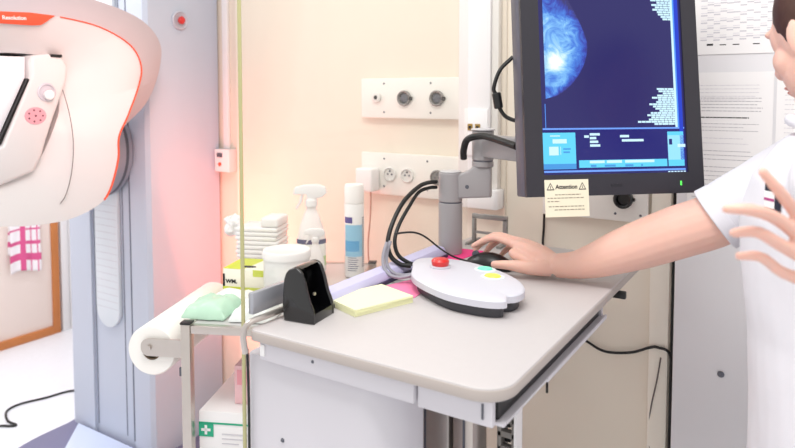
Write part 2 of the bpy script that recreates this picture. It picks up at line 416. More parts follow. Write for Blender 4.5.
tag(MB().tube([(-2.60, 1.71, .005), (-2.70, 1.68, .005), (-2.772, 1.635, .005), (-2.80, 1.54, .005), (-2.835, 1.449, .005), (-2.816, 1.385, .005), (-2.73, 1.345, .005), (-2.665, 1.345, .005), (-2.68, 1.325, .005), (-2.713, 1.306, .005), (-2.80, 1.22, .005), (-3.0, 1.1, .005)], .0045, 8).build('floor_cable', RUBBER), 'black cable curling on the white floor left of the machine', 'cable')

# ------------------------------------------------------------------ back wall fittings
YW = 1.75
def fy(x, z, y): return Matrix.Translation((x, y, z)) @ Matrix.Rotation(PI/2, 4, 'X')      # local +Z out of the wall (-Y)
def screws(o, pts, y):
    for x, z in pts: MB().lathe([(0, 0), (.0035, 0), (.0025, .0012), (0, .0012)], n=10, M=fy(x, z, y)).build('screw', DARKGREY, o)
PANEL = mat('socket panel white', (240, 236, 230), .4)
up = tag(MB().box((-1.232, YW-.022, 1.257), (-.876, YW, 1.383), .004).build('socket_panel', PANEL), 'upper white wall panel with two dark round sockets and small jack', 'socket panel', 'wall socket panels')
s = MB().lathe([(0, 0), (.017, 0), (.017, .006), (.013, .009), (.007, .009), (.006, .004), (0, .004)], n=24, M=fy(-1.170, 1.322, YW-.022)).build('jack', SOCKETWHITE, up)
MB().lathe([(0, 0), (.0065, 0), (.0065, .003), (0, .003)], n=14, M=fy(-1.170, 1.322, YW-.027)).build('jack_hole', BLACK, s)
for x in (-1.066, -.951):
    s = MB().lathe([(0, 0), (.024, 0), (.024, .008), (.021, .011), (.018, .009), (.016, -.0), (0, -.0)], n=28, M=fy(x, 1.32, YW-.022)).build('round_socket', SOCKETGREY, up)
    MB().lathe([(0, 0), (.0145, 0), (.0145, .004), (.010, .006), (0, .006)], n=24, M=fy(x, 1.32, YW-.0222)).build('socket_insert', DARKGREY, s)
    MB().box((x+.02, YW-.034, 1.313), (x+.029, YW-.022, 1.325), .002).build('socket_latch', BLACK, s)
screws(up, [(-1.143, 1.366), (-1.143, 1.276), (-.974, 1.366), (-.974, 1.276)], YW-.022)
lo = tag(MB().box((-1.232, YW-.022, 1.013), (-.876, YW, 1.146), .004).build('socket_panel', PANEL), 'lower white wall panel with pale two-pin mains sockets behind the cables', 'socket panel', 'wall socket panels')
for x, m in ((-1.120, SOCKETWHITE), (-1.056, SOCKETWHITE), (-.950, SOCKETGREY)):
    s = MB().lathe([(0, 0), (.0235, 0), (.0235, .004), (.020, .006), (.0185, .0015), (0, .0015)], n=28, M=fy(x, 1.08, YW-.022)).build('round_socket', m, lo)
    t = MB()
    for dx, dz in ((-.0075, 0), (.0075, 0), (0, .010)): t.lathe([(0, 0), (.003, 0), (.003, .002), (0, .002)], n=10, M=fy(x+dx, 1.08+dz, YW-.0235))
    t.build('socket_holes', DARKGREY, s)
screws(lo, [(-1.143, 1.128), (-1.143, 1.040), (-.985, 1.128), (-.985, 1.04)], YW-.022)
pg = tag(MB().box((-1.222, YW-.07, 1.025), (-1.158, YW-.0225, 1.098), .006, seg=3).build('plug_adapter', WHITE), 'white block power adapter plugged into the lower socket panel', 'power adapter')
MB().tube([(-1.175, YW-.05, 1.0255), (-1.175, YW-.05, .99), (-1.185, YW-.04, .93), (-1.20, YW-.03, .84), (-1.19, YW-.03, .7)], .0025, 6).build('power_lead', mat('orange grey lead', (196, 140, 122), .5), pg)
# vertical cable duct
du = thing('cable_duct', 'wide white vertical cable duct on the back wall left of the monitor', 'cable duct', (-.83, YW, 1.0))
MB().box((-.874, YW-.034, 1.06), (-.774, YW, 2.6), .003).build('duct_cover', WHITE, du)
MB().box((-.773, YW-.026, 1.06), (-.752, YW, 2.6), .002).build('duct_side', mat('duct side', (230, 226, 220), .45), du)
MB().box((-.852, YW-.040, 1.155), (-.778, YW-.034, 1.290), .002).build('data_plate', WHITE, du)
for x in (-.832, -.808):
    s = MB().box((x-.008, YW-.043, 1.228), (x+.008, YW-.040, 1.247), .001).build('data_port', BRASS, du)
    MB().box((x-.004, YW-.044, 1.233), (x+.004, YW-.043, 1.241)).build('port_hole', BLACK, s)
MB().prism(rrect(-.862, YW-.05, -.742, YW, (.014, .014, 0, 0)), 1.003, 1.06, 'Z', .004).build('duct_end_box', WHITE, du)
MB().box((-.738, YW-.006, .2), (-.735, YW, 2.6)).build('edge_bead', mat('bead', (216, 206, 192), .6), du)
# thin white conduit and small box beside the machine
tag(MB().box((-1.945, 1.797, 1.12), (-1.914, 1.81, 2.6), .003).build('conduit', WHITE), 'narrow white conduit running up the wall beside the machine column', 'conduit')
sb = tag(MB().box((-1.962, 1.767, 1.032), (-1.882, 1.809, 1.120), .004).build('wall_switch_box', WHITE), 'small white switch box low on the conduit beside the machine column', 'switch box')
MB().box((-1.945, 1.763, 1.090), (-1.918, 1.767, 1.106)).build('switch_window', DARKGREY, sb)
MB().lathe([(0, 0), (.008, 0), (.007, .004), (0, .004)], n=14, M=fy(-1.932, 1.062, 1.767)).build('switch_button', ORANGE, sb)
# lower right panel with one black socket, half hidden by monitor and arm
rp = tag(MB().box((-.62, YW-.02, 1.003), (-.342, YW, 1.20), .003).build('socket_panel', PANEL), 'white wall panel under the monitor with a single black round socket', 'socket panel', 'wall socket panels')
s = MB().lathe([(0, 0), (.024, 0), (.024, .014), (.020, .018), (.016, .016), (.014, .004), (0, .004)], n=28, M=fy(-.402, 1.062, YW-.02)).build('round_socket', BLACK, rp)
MB().box((-.385, YW-.03, 1.058), (-.373, YW-.02, 1.066), .002).build('socket_latch', BLACK, s)
screws(rp, [(-.423, 1.022), (-.36, 1.022)], YW-.02)
tag(MB().tube([(-.617, YW-.012, 1.0), (-.618, YW-.012, .96), (-.62, YW-.012, .91), (-.615, YW-.015, .80), (-.60, YW-.02, .70), (-.60, YW-.02, .5)], .0035, 8).build('wall_cable', RUBBER), 'thin black cable hanging down the wall behind the yellowed notice', 'cable')
tag(MB().tube([(-.56, YW-.06, .74), (-.52, YW-.03, .69), (-.489, YW-.015, .665), (-.444, YW-.012, .648), (-.38, YW-.012, .659), (-.33, YW-.018, .685), (-.31, YW-.022, .69), (-.282, YW-.022, .678), (-.279, YW-.022, .60), (-.279, YW-.022, .3)], .0035, 8).build('wall_cable', RUBBER), 'black cable sagging from the console across the wall to the door edge', 'cable')
tag(MB().tube([(-.303, YW-.022, .665), (-.312, YW-.021, .60), (-.325, YW-.015, .53), (-.332, YW-.012, .45), (-.322, YW-.015, .40), (-.30, YW-.02, .3)], .002, 6).build('wall_cable', mat('grey lead', (92, 84, 80), .5), ), 'thin grey lead dangling on the frame beside the white door', 'cable')

# ------------------------------------------------------------------ papers on the white door
def para(t, x0, x1, z0, rows, dz, h, y, mi=1, ragged=.25, gap=()):
    for i in range(rows):
        if i in gap: continue
        z = z0-i*dz; xe = x1-(random.random()*ragged*(x1-x0) if random.random() < .4 else 0); x = x0
        while x < xe-.002:
            w = min(random.uniform(.003, .011), xe-x)
            t.quad((x, y, z), (x+w, y, z), (x+w, y, z+h), (x, y, z+h), mi); x += w+.0014
YD = 1.699
t = MB().box((-.245, YD-.0008, 1.425), (.04, YD, 1.72))
for c in range(12):
    x = -.226+.0137*c
    if c in (1, 3, 5, 8): t.quad((x, YD-.001, 1.4455), (x+.0137, YD-.001, 1.4455), (x+.0137, YD-.001, 1.4455+(.0045 if c == 1 else .0022)), (x, YD-.001, 1.4455+(.0045 if c == 1 else .0022)), 3)
    z = 1.456+.004*random.random()+(.006 if c % 2 else 0)
    while z < 1.70:
        t.quad((x, YD-.001, z), (x+.0137, YD-.001, z), (x+.0137, YD-.001, z+.003), (x, YD-.001, z+.003), 2)
        if random.random() < .7: t.quad((x, YD-.001, z+.006), (x+.0137, YD-.001, z+.006), (x+.0137, YD-.001, z+.0075), (x, YD-.001, z+.0075), 4)
        z += random.uniform(.017, .022)
tag(t.build('schedule_sheet', [PAPER, INK, INKLIGHT, INKBLACK, mat('faint ink', (214, 211, 218), .8)]), 'schedule sheet of grey bars taped to the white door above the text page', 'paper sheet')
t = MB().box((-.247, YD-.0008, 1.03), (-.072, YD, 1.383))
para(t, -.237, -.10, 1.352, 5, .0085, .0012, YD-.001, 2)
para(t, -.237, -.092, 1.322, 5, .0075, .0015, YD-.001, 1, .1)
para(t, -.237, -.12, 1.276, 1, .008, .0026, YD-.001, 3, 0)
para(t, -.237, -.10, 1.262, 3, .008, .0012, YD-.001, 1)
para(t, -.237, -.12, 1.228, 2, .012, .0012, YD-.001, 2)
para(t, -.237, -.11, 1.198, 3, .010, .0014, YD-.001, 1)
para(t, -.237, -.10, 1.160, 9, .0105, .0014, YD-.001, 1)
tag(t.build('text_page', [PAPER, INK, INKLIGHT, INKBLACK]), 'page of grey printed lines taped to the white door right of monitor', 'paper sheet')
t = MB().box((-.066, YD-.0008, 1.09), (.12, YD, 1.388))
para(t, -.05, .10, 1.35, 20, .0105, .0012, YD-.001, 1)
tag(t.build('text_page', [PAPER, INKLIGHT]), 'paler page on the white door mostly behind the person\'s face', 'paper sheet')

# ------------------------------------------------------------------ operator console
con = thing('operator_console', 'grey topped white operator console with open keyboard slot', 'console desk', (-.56, 1.2, 0))
X0, X1, Y0, Y1 = -.803, -.337, .794, 1.66
ol = rrect(X0, Y0, X1, Y1, (.012, .05, .02, .012), 8)
MB().prism(ol, TT-.02, TT, 'Z', .002, seg=3).build('tabletop', TABLE, con)
MB().prism(rrect(X0-.0012, Y0-.0012, X1+.0012, Y1+.0012, (.013, .051, .021, .013), 8), TT-.0185, TT-.0028, 'Z', .001).build('edge_band', TABLE_EDGE, con)
dr = MB().box((-.786, .800, .878), (-.478, 1.5, TT-.02), .003).build('drawer_box', CABINET, con)
MB().box((-.782, .7975, .886), (-.772, .8005, .906), .001).build('white_clip', WHITE, dr)
MB().lathe([(0, 0), (.003, 0), (.002, .0015), (0, .0015)], n=10, M=fy(-.668, .90, .800)).build('screw', DARKGREY, dr)
# keyboard housing, open along its right side
kh = MB().box((-.474, .806, .874), (-.356, .816, TT-.02)); kh.box((-.474, .816, .874), (-.343, 1.345, .878)); kh.box((-.474, .816, .878), (-.466, 1.345, TT-.02)); kh.box((-.474, 1.335, .878), (-.350, 1.345, TT-.02)); kh.box((-.346, .99, .872), (-.342, 1.345, .8795))
kh.build('keyboard_housing', CABINET, con)
MB().box((-.464, .822, .8785), (-.354, 1.33, .9095), .002).build('keyboard_tray', BLACK, con)
MB().box((-.372, .8045, .883), (-.369, .8065, .905)).build('housing_slot', DARKGREY, con)
MB().box((-.352, 1.425, .892), (-.324, 1.437, .908), .002).build('tray_catch', BLACK, con)
MB().prism(rrect(-.8275, .812, -.525, .94, (.012, .06, .04, .012), 8), .09, .878, 'Z', .002).build('body', CABINET, con)
MB().lathe([(0, 0), (.004, 0), (.003, .002), (0, .002)], n=10, M=fy(-.745, .742, .812)).build('screw', DARKGREY, con)
for x0, x1, m in ((-.595, -.525, ALU), (-.517, -.478, STEEL)):
    p = MB().box((x0, 1.0, .1), (x1, 1.06, .878), .003).build('lift_post', m, con)
    MB().box((x0+.02, .9985, .1), (x0+.024, 1.0, .86)).build('post_groove', DARKGREY, p)
ch = MB()
for k in range(26):
    z = .845-.028*k
    ch.box((-.470, 1.085, z), (-.434, 1.10, z+.012), .002); ch.box((-.470, 1.085, z-.018), (-.462, 1.12, z+.012), .001); ch.box((-.442, 1.085, z-.018), (-.434, 1.12, z+.012), .001)
ch.build('cable_chain', mat('chain grey', (138, 134, 130), .5), con)
ci = MB()
for k in range(26): ci.box((-.461, 1.10, .831-.028*k), (-.45, 1.12, .843-.028*k)); 
ci.build('chain_cables', BLACK, con)
MB().box((-.431, 1.07, .1), (-.427, 1.10, .862)).build('white_rail', WHITE, con)
MB().prism(rrect(-.80, .85, -.36, 1.5, .05), .06, .10, 'Z', .006).build('base', CABINET, con)
for x in (-.75, -.42):
    for y in (.90, 1.43):
        c = MB().cyl((x-.012, y, .03), (x+.012, y, .03), .03, 20, bevel=.004); c.box((x-.016, y-.016, .035), (x+.016, y+.016, .062), .003); c.build('caster', DARKGREY, con)

# ------------------------------------------------------------------ glass shield
gs = thing('glass_shield', 'clear radiation glass screen between the console and the trolley', 'glass screen', (-.83, 1.25, 0))
MB().box((-.837, .812, .0), (-.830, 1.69, 2.3)).build('glass_pane', GLASS, gs)
MB().box((-.8375, .809, .0), (-.8295, .812, 2.3), .001).build('glass_edge', GLASSEDGE, gs)
# metal clip that ties the glass to the desk
cl = MB(); cl.tube([(-.8135, .795, .885), (-.813, .790, .918), (-.806, .797, .9385), (-.797, .835, .943), (-.796, .92, .943)], .0055, 8, steps=6)
cl.build('clamp_bar', STEEL, gs)
MB().tube([(-.814, .800, .89), (-.816, .804, .80), (-.817, .805, .70), (-.8165, .805, .55), (-.816, .805, .42)], .0024, 8).build('clamp_strap', BLACK, gs)
MB().box((-.826, .815, .945), (-.814, .925, .984), .003).build('clamp_plate', mat('clamp grey', (172, 174, 182), .3, metal=.4), gs)

# ------------------------------------------------------------------ things on the desk
# black cradle
hd = thing('handset_cradle', 'glossy black upright cradle holder on the front left corner of the console', 'holder', (-.752, .90, TT))
M = Matrix.Translation((-.757, .897, TT)) @ Matrix.Rotation(math.radians(8), 4, 'Z') @ Matrix.Diagonal((.86, .98, .96, 1))
prof = smooth_open([(-.034, .0, 0), (-.037, .02, 0), (-.036, .055, 0), (-.032, .082, 0), (-.020, .097, 0), (-.002, .100, 0), (.010, .093, 0)], 4)
outer = [(p.x, p.y) for p in prof]+[(.018, .075), (.027, .045), (.036, .026), (.038, .016), (.038, .0)]
for lo_, hi_ in ((-.038, -.029), (.029, .038)): MB().prism(outer, lo_, hi_, 'Y', .0042, seg=4).xf(M).build('side_cheek', GLOSSBLACK, hd)
bk = [(p.x, p.y) for p in prof[:21]]; inn = [(x+.010 if z < .07 else x+.006, z-.002 if z > .08 else z) for x, z in bk][::-1]
MB().prism(bk+inn, -.030, .030, 'Y', .001).xf(M).build('back_shell', GLOSSBLACK, hd)
MB().prism([(-.03, 0), (.037, 0), (.037, .018), (.02, .013), (-.03, .011)], -.030, .030, 'Y', .001).xf(M).build('base_tray', GLOSSBLACK, hd)
MB().cyl((.012, 0, .045), (.016, 0, .045), .003, 10).xf(M).build('metal_contact', STEEL, hd)
# note block, pink paper, lavender strip
t = MB(); z = TT+.0003
for k in range(12):
    a = math.radians(random.uniform(-1.2, 1.2)); h = .0011
    t.box((-.05, -.068, 0), (.05, .068, h), M=Matrix.Translation((-.708+random.uniform(-.0008, .0008), 1.018, z)) @ Matrix.Rotation(math.radians(-19)+a*.4, 4, 'Z')); z += h
tag(t.build('note_block', YELLOWPAD), 'pale yellow note block on the console left of the round controller', 'notepad')
t = MB().prism([(-.742, 1.13), (-.72, 1.20), (-.66, 1.16), (-.650, 1.09), (-.70, 1.095)], TT+.0002, TT+.0012)
tag(t.build('paper_slip', PINK), 'pink paper slip half under the grey cables near the note block', 'paper slip')
t = MB().prism([(-.80+.035, 1.40), (-.71, 1.40), (-.695, 1.52), (-.765, 1.51)], TT+.0002, TT+.0010)
tag(t.build('paper_slip', mat('magenta paper', (230, 60, 130), .8)), 'magenta paper slip under the foot of the monitor arm post', 'paper slip')
st = MB().prism([(-.797, 0), (-.752, 0), (-.752, .008), (-.757, .022), (-.797, .026)], 0, .66, 'Y', .002)
M = Matrix.Translation((0, .86, TT+.0135))
ls = thing('desk_strip', 'long lavender plastic strip along the glass side of the console', 'desk strip', (-.775, .86, TT))
MB().prism([(-.783, .0), (-.750, .0), (-.750, .005), (-.758, .016), (-.783, .020)], .935, 1.415, 'Y', .002).xf(Matrix.Translation((0, 0, TT+.008))).build('strip_cover', LAVENDER, ls)
MB().box((-.782, .935, TT+.0003), (-.746, 1.415, TT+.008), .001).build('strip_base', mat('strip dark violet', (58, 52, 82), .5), ls)

# round two-lobed controller
cc = thing('exposure_controller', 'grey two lobed control pad with red emergency knob on the console', 'control pad', (-.575, 1.19, TT))
def lobe(grow=0, cut=True):
    """outline from overlapping discs: long oval plus a smaller lobe at the far right"""
    pts = [(-.708, 1.180), (-.680, 1.130), (-.638, 1.093), (-.565, 1.056), (-.51, 1.050), (-.470, 1.056), (-.449, 1.070), (-.453, 1.086), (-.457, 1.098), (-.446, 1.110), (-.442, 1.135), (-.450, 1.165), (-.478, 1.205), (-.52, 1.240), (-.57, 1.266), (-.64, 1.284), (-.70, 1.278), (-.731, 1.255), (-.730, 1.22)]
    c = Vector((-.59, 1.18)); out = []
    for p in smooth_closed(pts, 4):
        v = Vector(p)-c; out.append(tuple(c+v*(1+grow/v.length)))
    return out
MB().prism(lobe(-.012), TT, TT+.019, 'Z', .002).build('base_shell', mat('pad dark grey', (62, 62, 68), .45), cc)
tp = MB(); L = [[(x, y, 0) for x, y in lobe(g)] for g in (-.004, 0, 0, -.0025, -.006, -.05)]
hh = [.0192, .0205, .0325, .0345, .0354, .0362]
tp.loft([[(x, y, TT+h) for x, y, _ in l] for l, h in zip(L, hh)])
tp.build('top_shell', mat('pad light grey', (208, 208, 218), .4), cc)
ek = MB().lathe([(.022, .0), (.023, .003), (.019, .005), (0, .005)], (-.655, 1.206, TT+.0348), n=28).build('knob_ring', mat('pad ring', (196, 196, 206), .4), cc)
MB().lathe([(0, .0), (.0165, 0), (.018, .005), (.019, .009), (.019, .013), (.015, .017), (.007, .018), (0, .0175)], (-.655, 1.206, TT+.0368), n=28).build('emergency_knob', RED, ek)
for nm, (x, y), rgb, r in (('green_button', (-.566, 1.238), (130, 250, 210), .017), ('yellow_button', (-.530, 1.196), (236, 246, 96), .018)):
    b = MB().lathe([(0, 0), (r+.007, 0), (r+.006, .002), (r+.001, .0025), (0, .0025)], (x, y, TT+.0348), n=28, sx=1, sy=.85).build('button_rim', mat('rim glow '+nm, (225, 235, 235), .4), cc)
    MB().lathe([(0, 0), (r, 0), (r-.003, .003), (0, .0035)], (x, y, TT+.0368), n=28, sx=1, sy=.85).build(nm, emis('lit '+nm, rgb, 1.0), b)
# mouse
mo_ = thing('computer_mouse', 'black computer mouse under the hand', 'computer mouse', (-.618, 1.380, TT))
t = MB(); rings = []
for k in range(15):
    u = k/14; x = -.672+.108*u; w = .031*math.sin(PI*min(1, .12+u*.80))**.5; h = .034*math.sin(PI*(.10+.80*u))**.7
    rings.append([(x, 1.380+w*math.cos(a), TT+.002+max(0, h*math.sin(a))) if math.sin(a) >= 0 else (x, 1.380+w*math.cos(a), TT+.001) for a in [2*PI*j/24 for j in range(24)]])
t.loft(rings).build('shell', BLACK, mo_)
MB().cyl((-.655, 1.376, TT+.0275), (-.655, 1.384, TT+.0275), .008, 16).build('scroll_wheel', DARKGREY, mo_)
# small wire frame behind the pole
wf = MB()
wf.tube([(-.80, 1.60, TT+.004), (-.80, 1.60, TT+.02), (-.80, 1.60, .990), (-.80, 1.60, .990)], .0055, 8, steps=1); wf = MB()
wf.box((-.772, 1.60, TT), (-.763, 1.612, 1.0), .001); wf.box((-.682, 1.60, TT), (-.671, 1.612, 1.0), .001); wf.box((-.772, 1.60, .996), (-.671, 1.612, 1.008), .001)
wf.box((-.772, 1.56, TT), (-.763, 1.64, TT+.006)); wf.box((-.682, 1.56, TT), (-.671, 1.64, TT+.006)); wf.box((-.765, 1.602, .955), (-.68, 1.61, .961))
tag(wf.build('metal_stand', mat('stand grey', (160, 158, 156), .4, metal=.4)), 'small grey metal frame standing behind the monitor arm post', 'stand')

# ------------------------------------------------------------------ monitor arm
ma = thing('monitor_support', 'grey jointed monitor arm rising from the console with cylindrical post', 'monitor arm', (-.763, 1.456, TT))
px, py = -.762, 1.4555
MB().cyl((px, py, TT+.0012), (px, py, 1.060), .030, 40, bevel=.001).build('post', ARMGREY, ma)
MB().cyl((px, py, 1.060), (px, py, 1.063), .0285, 40).build('post_joint', DARKGREY, ma)
hp = MB().cyl((px, py, 1.063), (px, py, 1.136), .030, 40, bevel=.002).build('post_head', ARMGREY, ma)
MB().cyl((px, py, 1.136), (px, py, 1.140), .027, 40, bevel=.002).build('post_cap', mat('cap grey', (200, 198, 200), .4), hp)
jx, jy = -.686, 1.482
M = Matrix.Translation((px, py, 0)) @ Matrix.Rotation(math.atan2(jy-py, jx-px), 4, 'Z'); L_ = math.hypot(jx-px, jy-py)
MB().prism([(.02, 1.072), (L_+.022, 1.078), (L_+.022, 1.152), (L_-.02, 1.156), (.045, 1.142), (.02, 1.132)], -.021, .021, 'Y', .006, seg=3).xf(M).build('lower_link', ARMGREY, ma)
MB().cyl((L_*.55, -.0215, 1.103), (L_*.55, -.0195, 1.103), .005, 16).xf(M).build('link_screw', DARKGREY, ma)
MB().cyl((jx, jy, 1.152), (jx, jy, 1.166), .027, 36, bevel=.002).build('joint_ring', ARMGREY, ma)
MB().cyl((jx, jy, 1.166), (jx, jy, 1.169), .0255, 36).build('joint_gap', DARKGREY, ma)
jb = MB().cyl((jx, jy, 1.169), (jx, jy, 1.242), .027, 36, bevel=.002).build('joint_barrel', ARMGREY, ma)
MB().cyl((jx, jy, 1.242), (jx, jy, 1.247), .030, 36, bevel=.002).build('joint_cap', mat('cap grey', (200, 198, 200), .4), jb)

# ------------------------------------------------------------------ monitor
TL = math.radians(7)
tx = Vector((.74, .673, 0)).normalized(); n0 = Vector((.673, -.74, 0)).normalized()
up_ = (Vector((0, 0, 1))*math.cos(TL)-n0*math.sin(TL)).normalized(); nn = tx.cross(up_).normalized()
if nn.dot(n0) < 0: nn = -nn
BL = Vector((-.466, 1.208, 1.130)); W, H = .384, .535
SM = Matrix(((tx.x, up_.x, nn.x, BL.x), (tx.y, up_.y, nn.y, BL.y), (tx.z, up_.z, nn.z, BL.z), (0, 0, 0, 1)))    # local: x right, y up, z out of the screen
mon = thing('portrait_monitor', 'dark grey upright monitor showing a blue breast x-ray image', 'monitor', tuple(BL+tx*.18-nn*.03))
bz = 1
BEZEL = mat('monitor charcoal', (42, 40, 48), .4); CHS = mat('monitor side grey', (78, 78, 92), .4)
sx0, sx1, sy0, sy1 = .037, .350, .0427, .502
t = MB()
for a, b in (((0, 0), (W, sy0)), ((0, sy1), (W, H)), ((0, sy0), (sx0, sy1)), ((sx1, sy0), (W, sy1))):
    t.box((a[0], a[1], -.006), (b[0], b[1], .004))
t.xf(SM).build('bezel', BEZEL, mon)
MB().prism(rrect(.0, .0, W, H, .004), -.052, -.006, 'Z', .003).xf(SM).build('housing', CHS, mon)
MB().prism(rrect(.06, .06, W-.06, H-.06, .03), -.085, -.052, 'Z', .008).xf(SM).build('back_bulge', CHS, mon)
sc_ = MB().box((sx0, sy0, -.004), (sx1, sy1, .0)).xf(SM).build('screen', emis('screen navy', (43, 40, 100), 1), mon)
def rect(t, x0, y0, x1, y1, mi=0, z=.0006): t.quad((x0, y0, z), (x1, y0, z), (x1, y1, z), (x0, y1, z), mi)
# screen layout (metres on the glass, origin at the monitor's lower left corner)
t = MB(); X_0, X_1, Y_1 = .028, .344, .470
rect(t, X_0+.002, .1235, X_1-.003, .1265, 0, .0004)                       # line over the tool strip
rect(t, X_0+.002, .0440, X_1-.004, .0475, 0, .0004)                       # line under it
rect(t, X_0, .0475, X_1-.004, .1235, 1, .0003)                            # strip ground
rect(t, X_0, .050, .099, .118, 2, .0005); rect(t, X_0, .050, .099, .060, 3, .0006)
rect(t, .050, .098, .080, .106, 4, .0007); rect(t, .042, .076, .062, .092, 4, .0007); rect(t, .066, .077, .067, .092, 4, .0007)
rect(t, .072, .086, .088, .089, 3, .0007); rect(t, .072, .080, .086, .083, 3, .0007); rect(t, .045, .111, .066, .113, 4, .0007)
rect(t, .105, .052, .299, .066, 2, .0005); rect(t, .128, .060, .160, .065, 4, .0007); rect(t, .165, .060, .198, .065, 4, .0007); rect(t, .205, .060, .270, .065, 4, .0007)
for x, w in ((.13, .012), (.16, .024), (.205, .018), (.24, .004)): rect(t, x, .053, x+w, .057, 3, .0007)
for x, y, w in ((.118, .108, .010), (.130, .112, .022), (.130, .105, .014), (.130, .098, .018), (.130, .091, .022), (.196, .108, .020), (.200, .100, .048)): rect(t, x, y, x+w, y+.0045, 4, .0006)
rect(t, .302, .052, .338, .118, 5, .0005); rect(t, .302, .052, .338, .064, 2, .0006); rect(t, .302, .111, .338, .118, 2, .0006); rect(t, .305, .093, .312, .104, 1, .0007); rect(t, .324, .088, .3415, .094, 4, .0007)
rect(t, .3215, .1265, .3265, Y_1, 4, .0006); rect(t, .3265, .1265, .330, Y_1, 6, .0006); rect(t, .330, .060, .339, Y_1, 7, .0005)
# right aligned annotation blocks beside the image
for i, w in enumerate((.016, .030, .036, .028, .040, .052, .040, .044, .060, .050, .044, .036, .058, .066, .055, .060, .085, .048)):
    y = .2025-.0042*i
    if i in (0,): rect(t, .283, y-.004, .294, y-.0005, 4); continue
    x = .3215-w+.004*random.random()
    while x < .3215:
        q = random.uniform(.006, .014); rect(t, x, y, min(x+q, .3215), y+.0036, 4); x += q+.0009
for i, w in enumerate((.048, .044, .030, .042, .034, .040, .03, .028, .022, .018)):
    y = .376-.0046*i
    x = .3215-w
    while x < .3215:
        q = random.uniform(.006, .014); rect(t, x, y, min(x+q, .3215), y+.0038, 4); x += q+.0009
for k in range(6): rect(t, .30+.007*k, .0405, .305+.007*k, .0425, 4)
rect(t, .036, .1265, .0375, .172, 6)
t.xf(SM @ Matrix.Translation((.0093, 0, 0)) @ Matrix.Diagonal((.990, 1.068, 1, 1))).build('screen_interface', [emis('ui blue line', (110, 160, 250), 1), emis('ui navy', (32, 32, 112), 1), emis('ui cyan', (96, 208, 250), 1), emis('ui mid blue', (70, 150, 220), 1),
        emis('ui white', (205, 240, 255), 1), emis('ui pale blue', (150, 222, 250), 1), emis('ui light blue', (84, 150, 246), 1), emis('ui deep blue', (28, 60, 200), 1)], sc_)
# radiograph patch with a density attribute per vertex
t = MB(); dl_ = t.bm.verts.layers.float.new('dens'); nu, nv = 26, 56; G = []
y0_, y1_ = .194, .44
for j in range(nv+1):
    v = j/nv; y = y0_+(y1_-y0_)*v
    wd = .093*max(.02, (math.sin(PI*v/.90)**.55 if v < .45 else 1-.72*((v-.45)/.55)**1.35))
    row = []
    for i in range(nu+1):
        u = i/nu; vv = t.bm.verts.new((.0475+wd*u, y, .0006))
        dd = .52-.42*max(0, (u-.55)/.45)**1.3
        dd += .55*math.exp(-(((u*wd-.022)/.020)**2+((v-.30)/.075)**2))+.10*math.exp(-(((u*wd-.05)/.03)**2+((v-.37)/.07)**2))
        if v > .66: dd -= .32*min(1, (v-.66)/.16)
        if v < .1: dd -= .12
        vv[dl_] = dd; row.append(vv)
    G.append(row)
for j in range(nv):
    for i in range(nu): t.bm.faces.new((G[j][i], G[j][i+1], G[j+1][i+1], G[j+1][i]))
t.xf(SM).build('radiograph_image', image_mat(), sc_)
MB().box((.330, .016, .004), (.333, .025, .0048)).xf(SM).build('power_light', emis('power green', (90, 255, 90), 1.6), mon)
MB().box((.178, .016, .004), (.202, .022, .0046)).xf(SM).build('button_strip', mat('button black', (30, 29, 36), .3), mon)
# upper link of the arm reaching the monitor's back
e = BL+tx*.115+up_*.078-nn*.0868; a0 = Vector((jx, jy, 1.204)); dv = e-a0; ang = math.atan2(dv.y, dv.x)
M = Matrix.Translation(a0) @ Matrix.Rotation(ang, 4, 'Z')
LL = math.hypot(dv.x, dv.y)
ul = MB().box((.02, -.020, -.026), (LL-.010, .020, .028), .006).xf(M).build('upper_link', ARMGREY, ma)
MB().box((LL*.55, -.0265, -.014), (LL*.55+.026, .0, .036), .003).xf(M).build('cable_clip', mat('clip grey', (150, 150, 158), .4), ul)
# notice taped on the bezel's lower edge
nt_ = MB().box((.029, -.042, .0043), (.121, .031, .0047))
nt_.text('Attention', .0118, Matrix.Translation((.0745, .0165, .0049)), 1, bold=.00025)
for cx in (.041, .108):
    for s_, m_, zz in ((.0095, 1, .0049), (.0066, 0, .0051)): nt_.prism([(cx-s_*.85, .0165-s_*.62), (cx+s_*.85, .0165-s_*.62), (cx, .0165+s_*.95)], zz-.0001, zz, 'Z', mi=m_)
    nt_.box((cx-.0006, .0135, .0051), (cx+.0006, .0190, .0053), mi=1)
for (y, x0, x1) in ((.0005, .050, .104), (-.006, .034, .110), (-.0125, .034, .060), (-.0225, .036, .110), (-.029, .048, .112)):
    x = x0
    while x < x1:
        w = random.uniform(.003, .009); nt_.quad((x, y, .00485), (min(x+w, x1), y, .00485), (min(x+w, x1), y+.0019, .00485), (x, y+.0019, .00485), 2); x += w+.0016
tag(nt_.xf(SM @ Matrix.Translation((.008, .002, 0))).build('warning_note', [PAPERCREAM, INKBLACK, mat('brown ink', (150, 138, 120), .8)]), 'cream notice with two warning triangles taped under the monitor screen', 'notice')

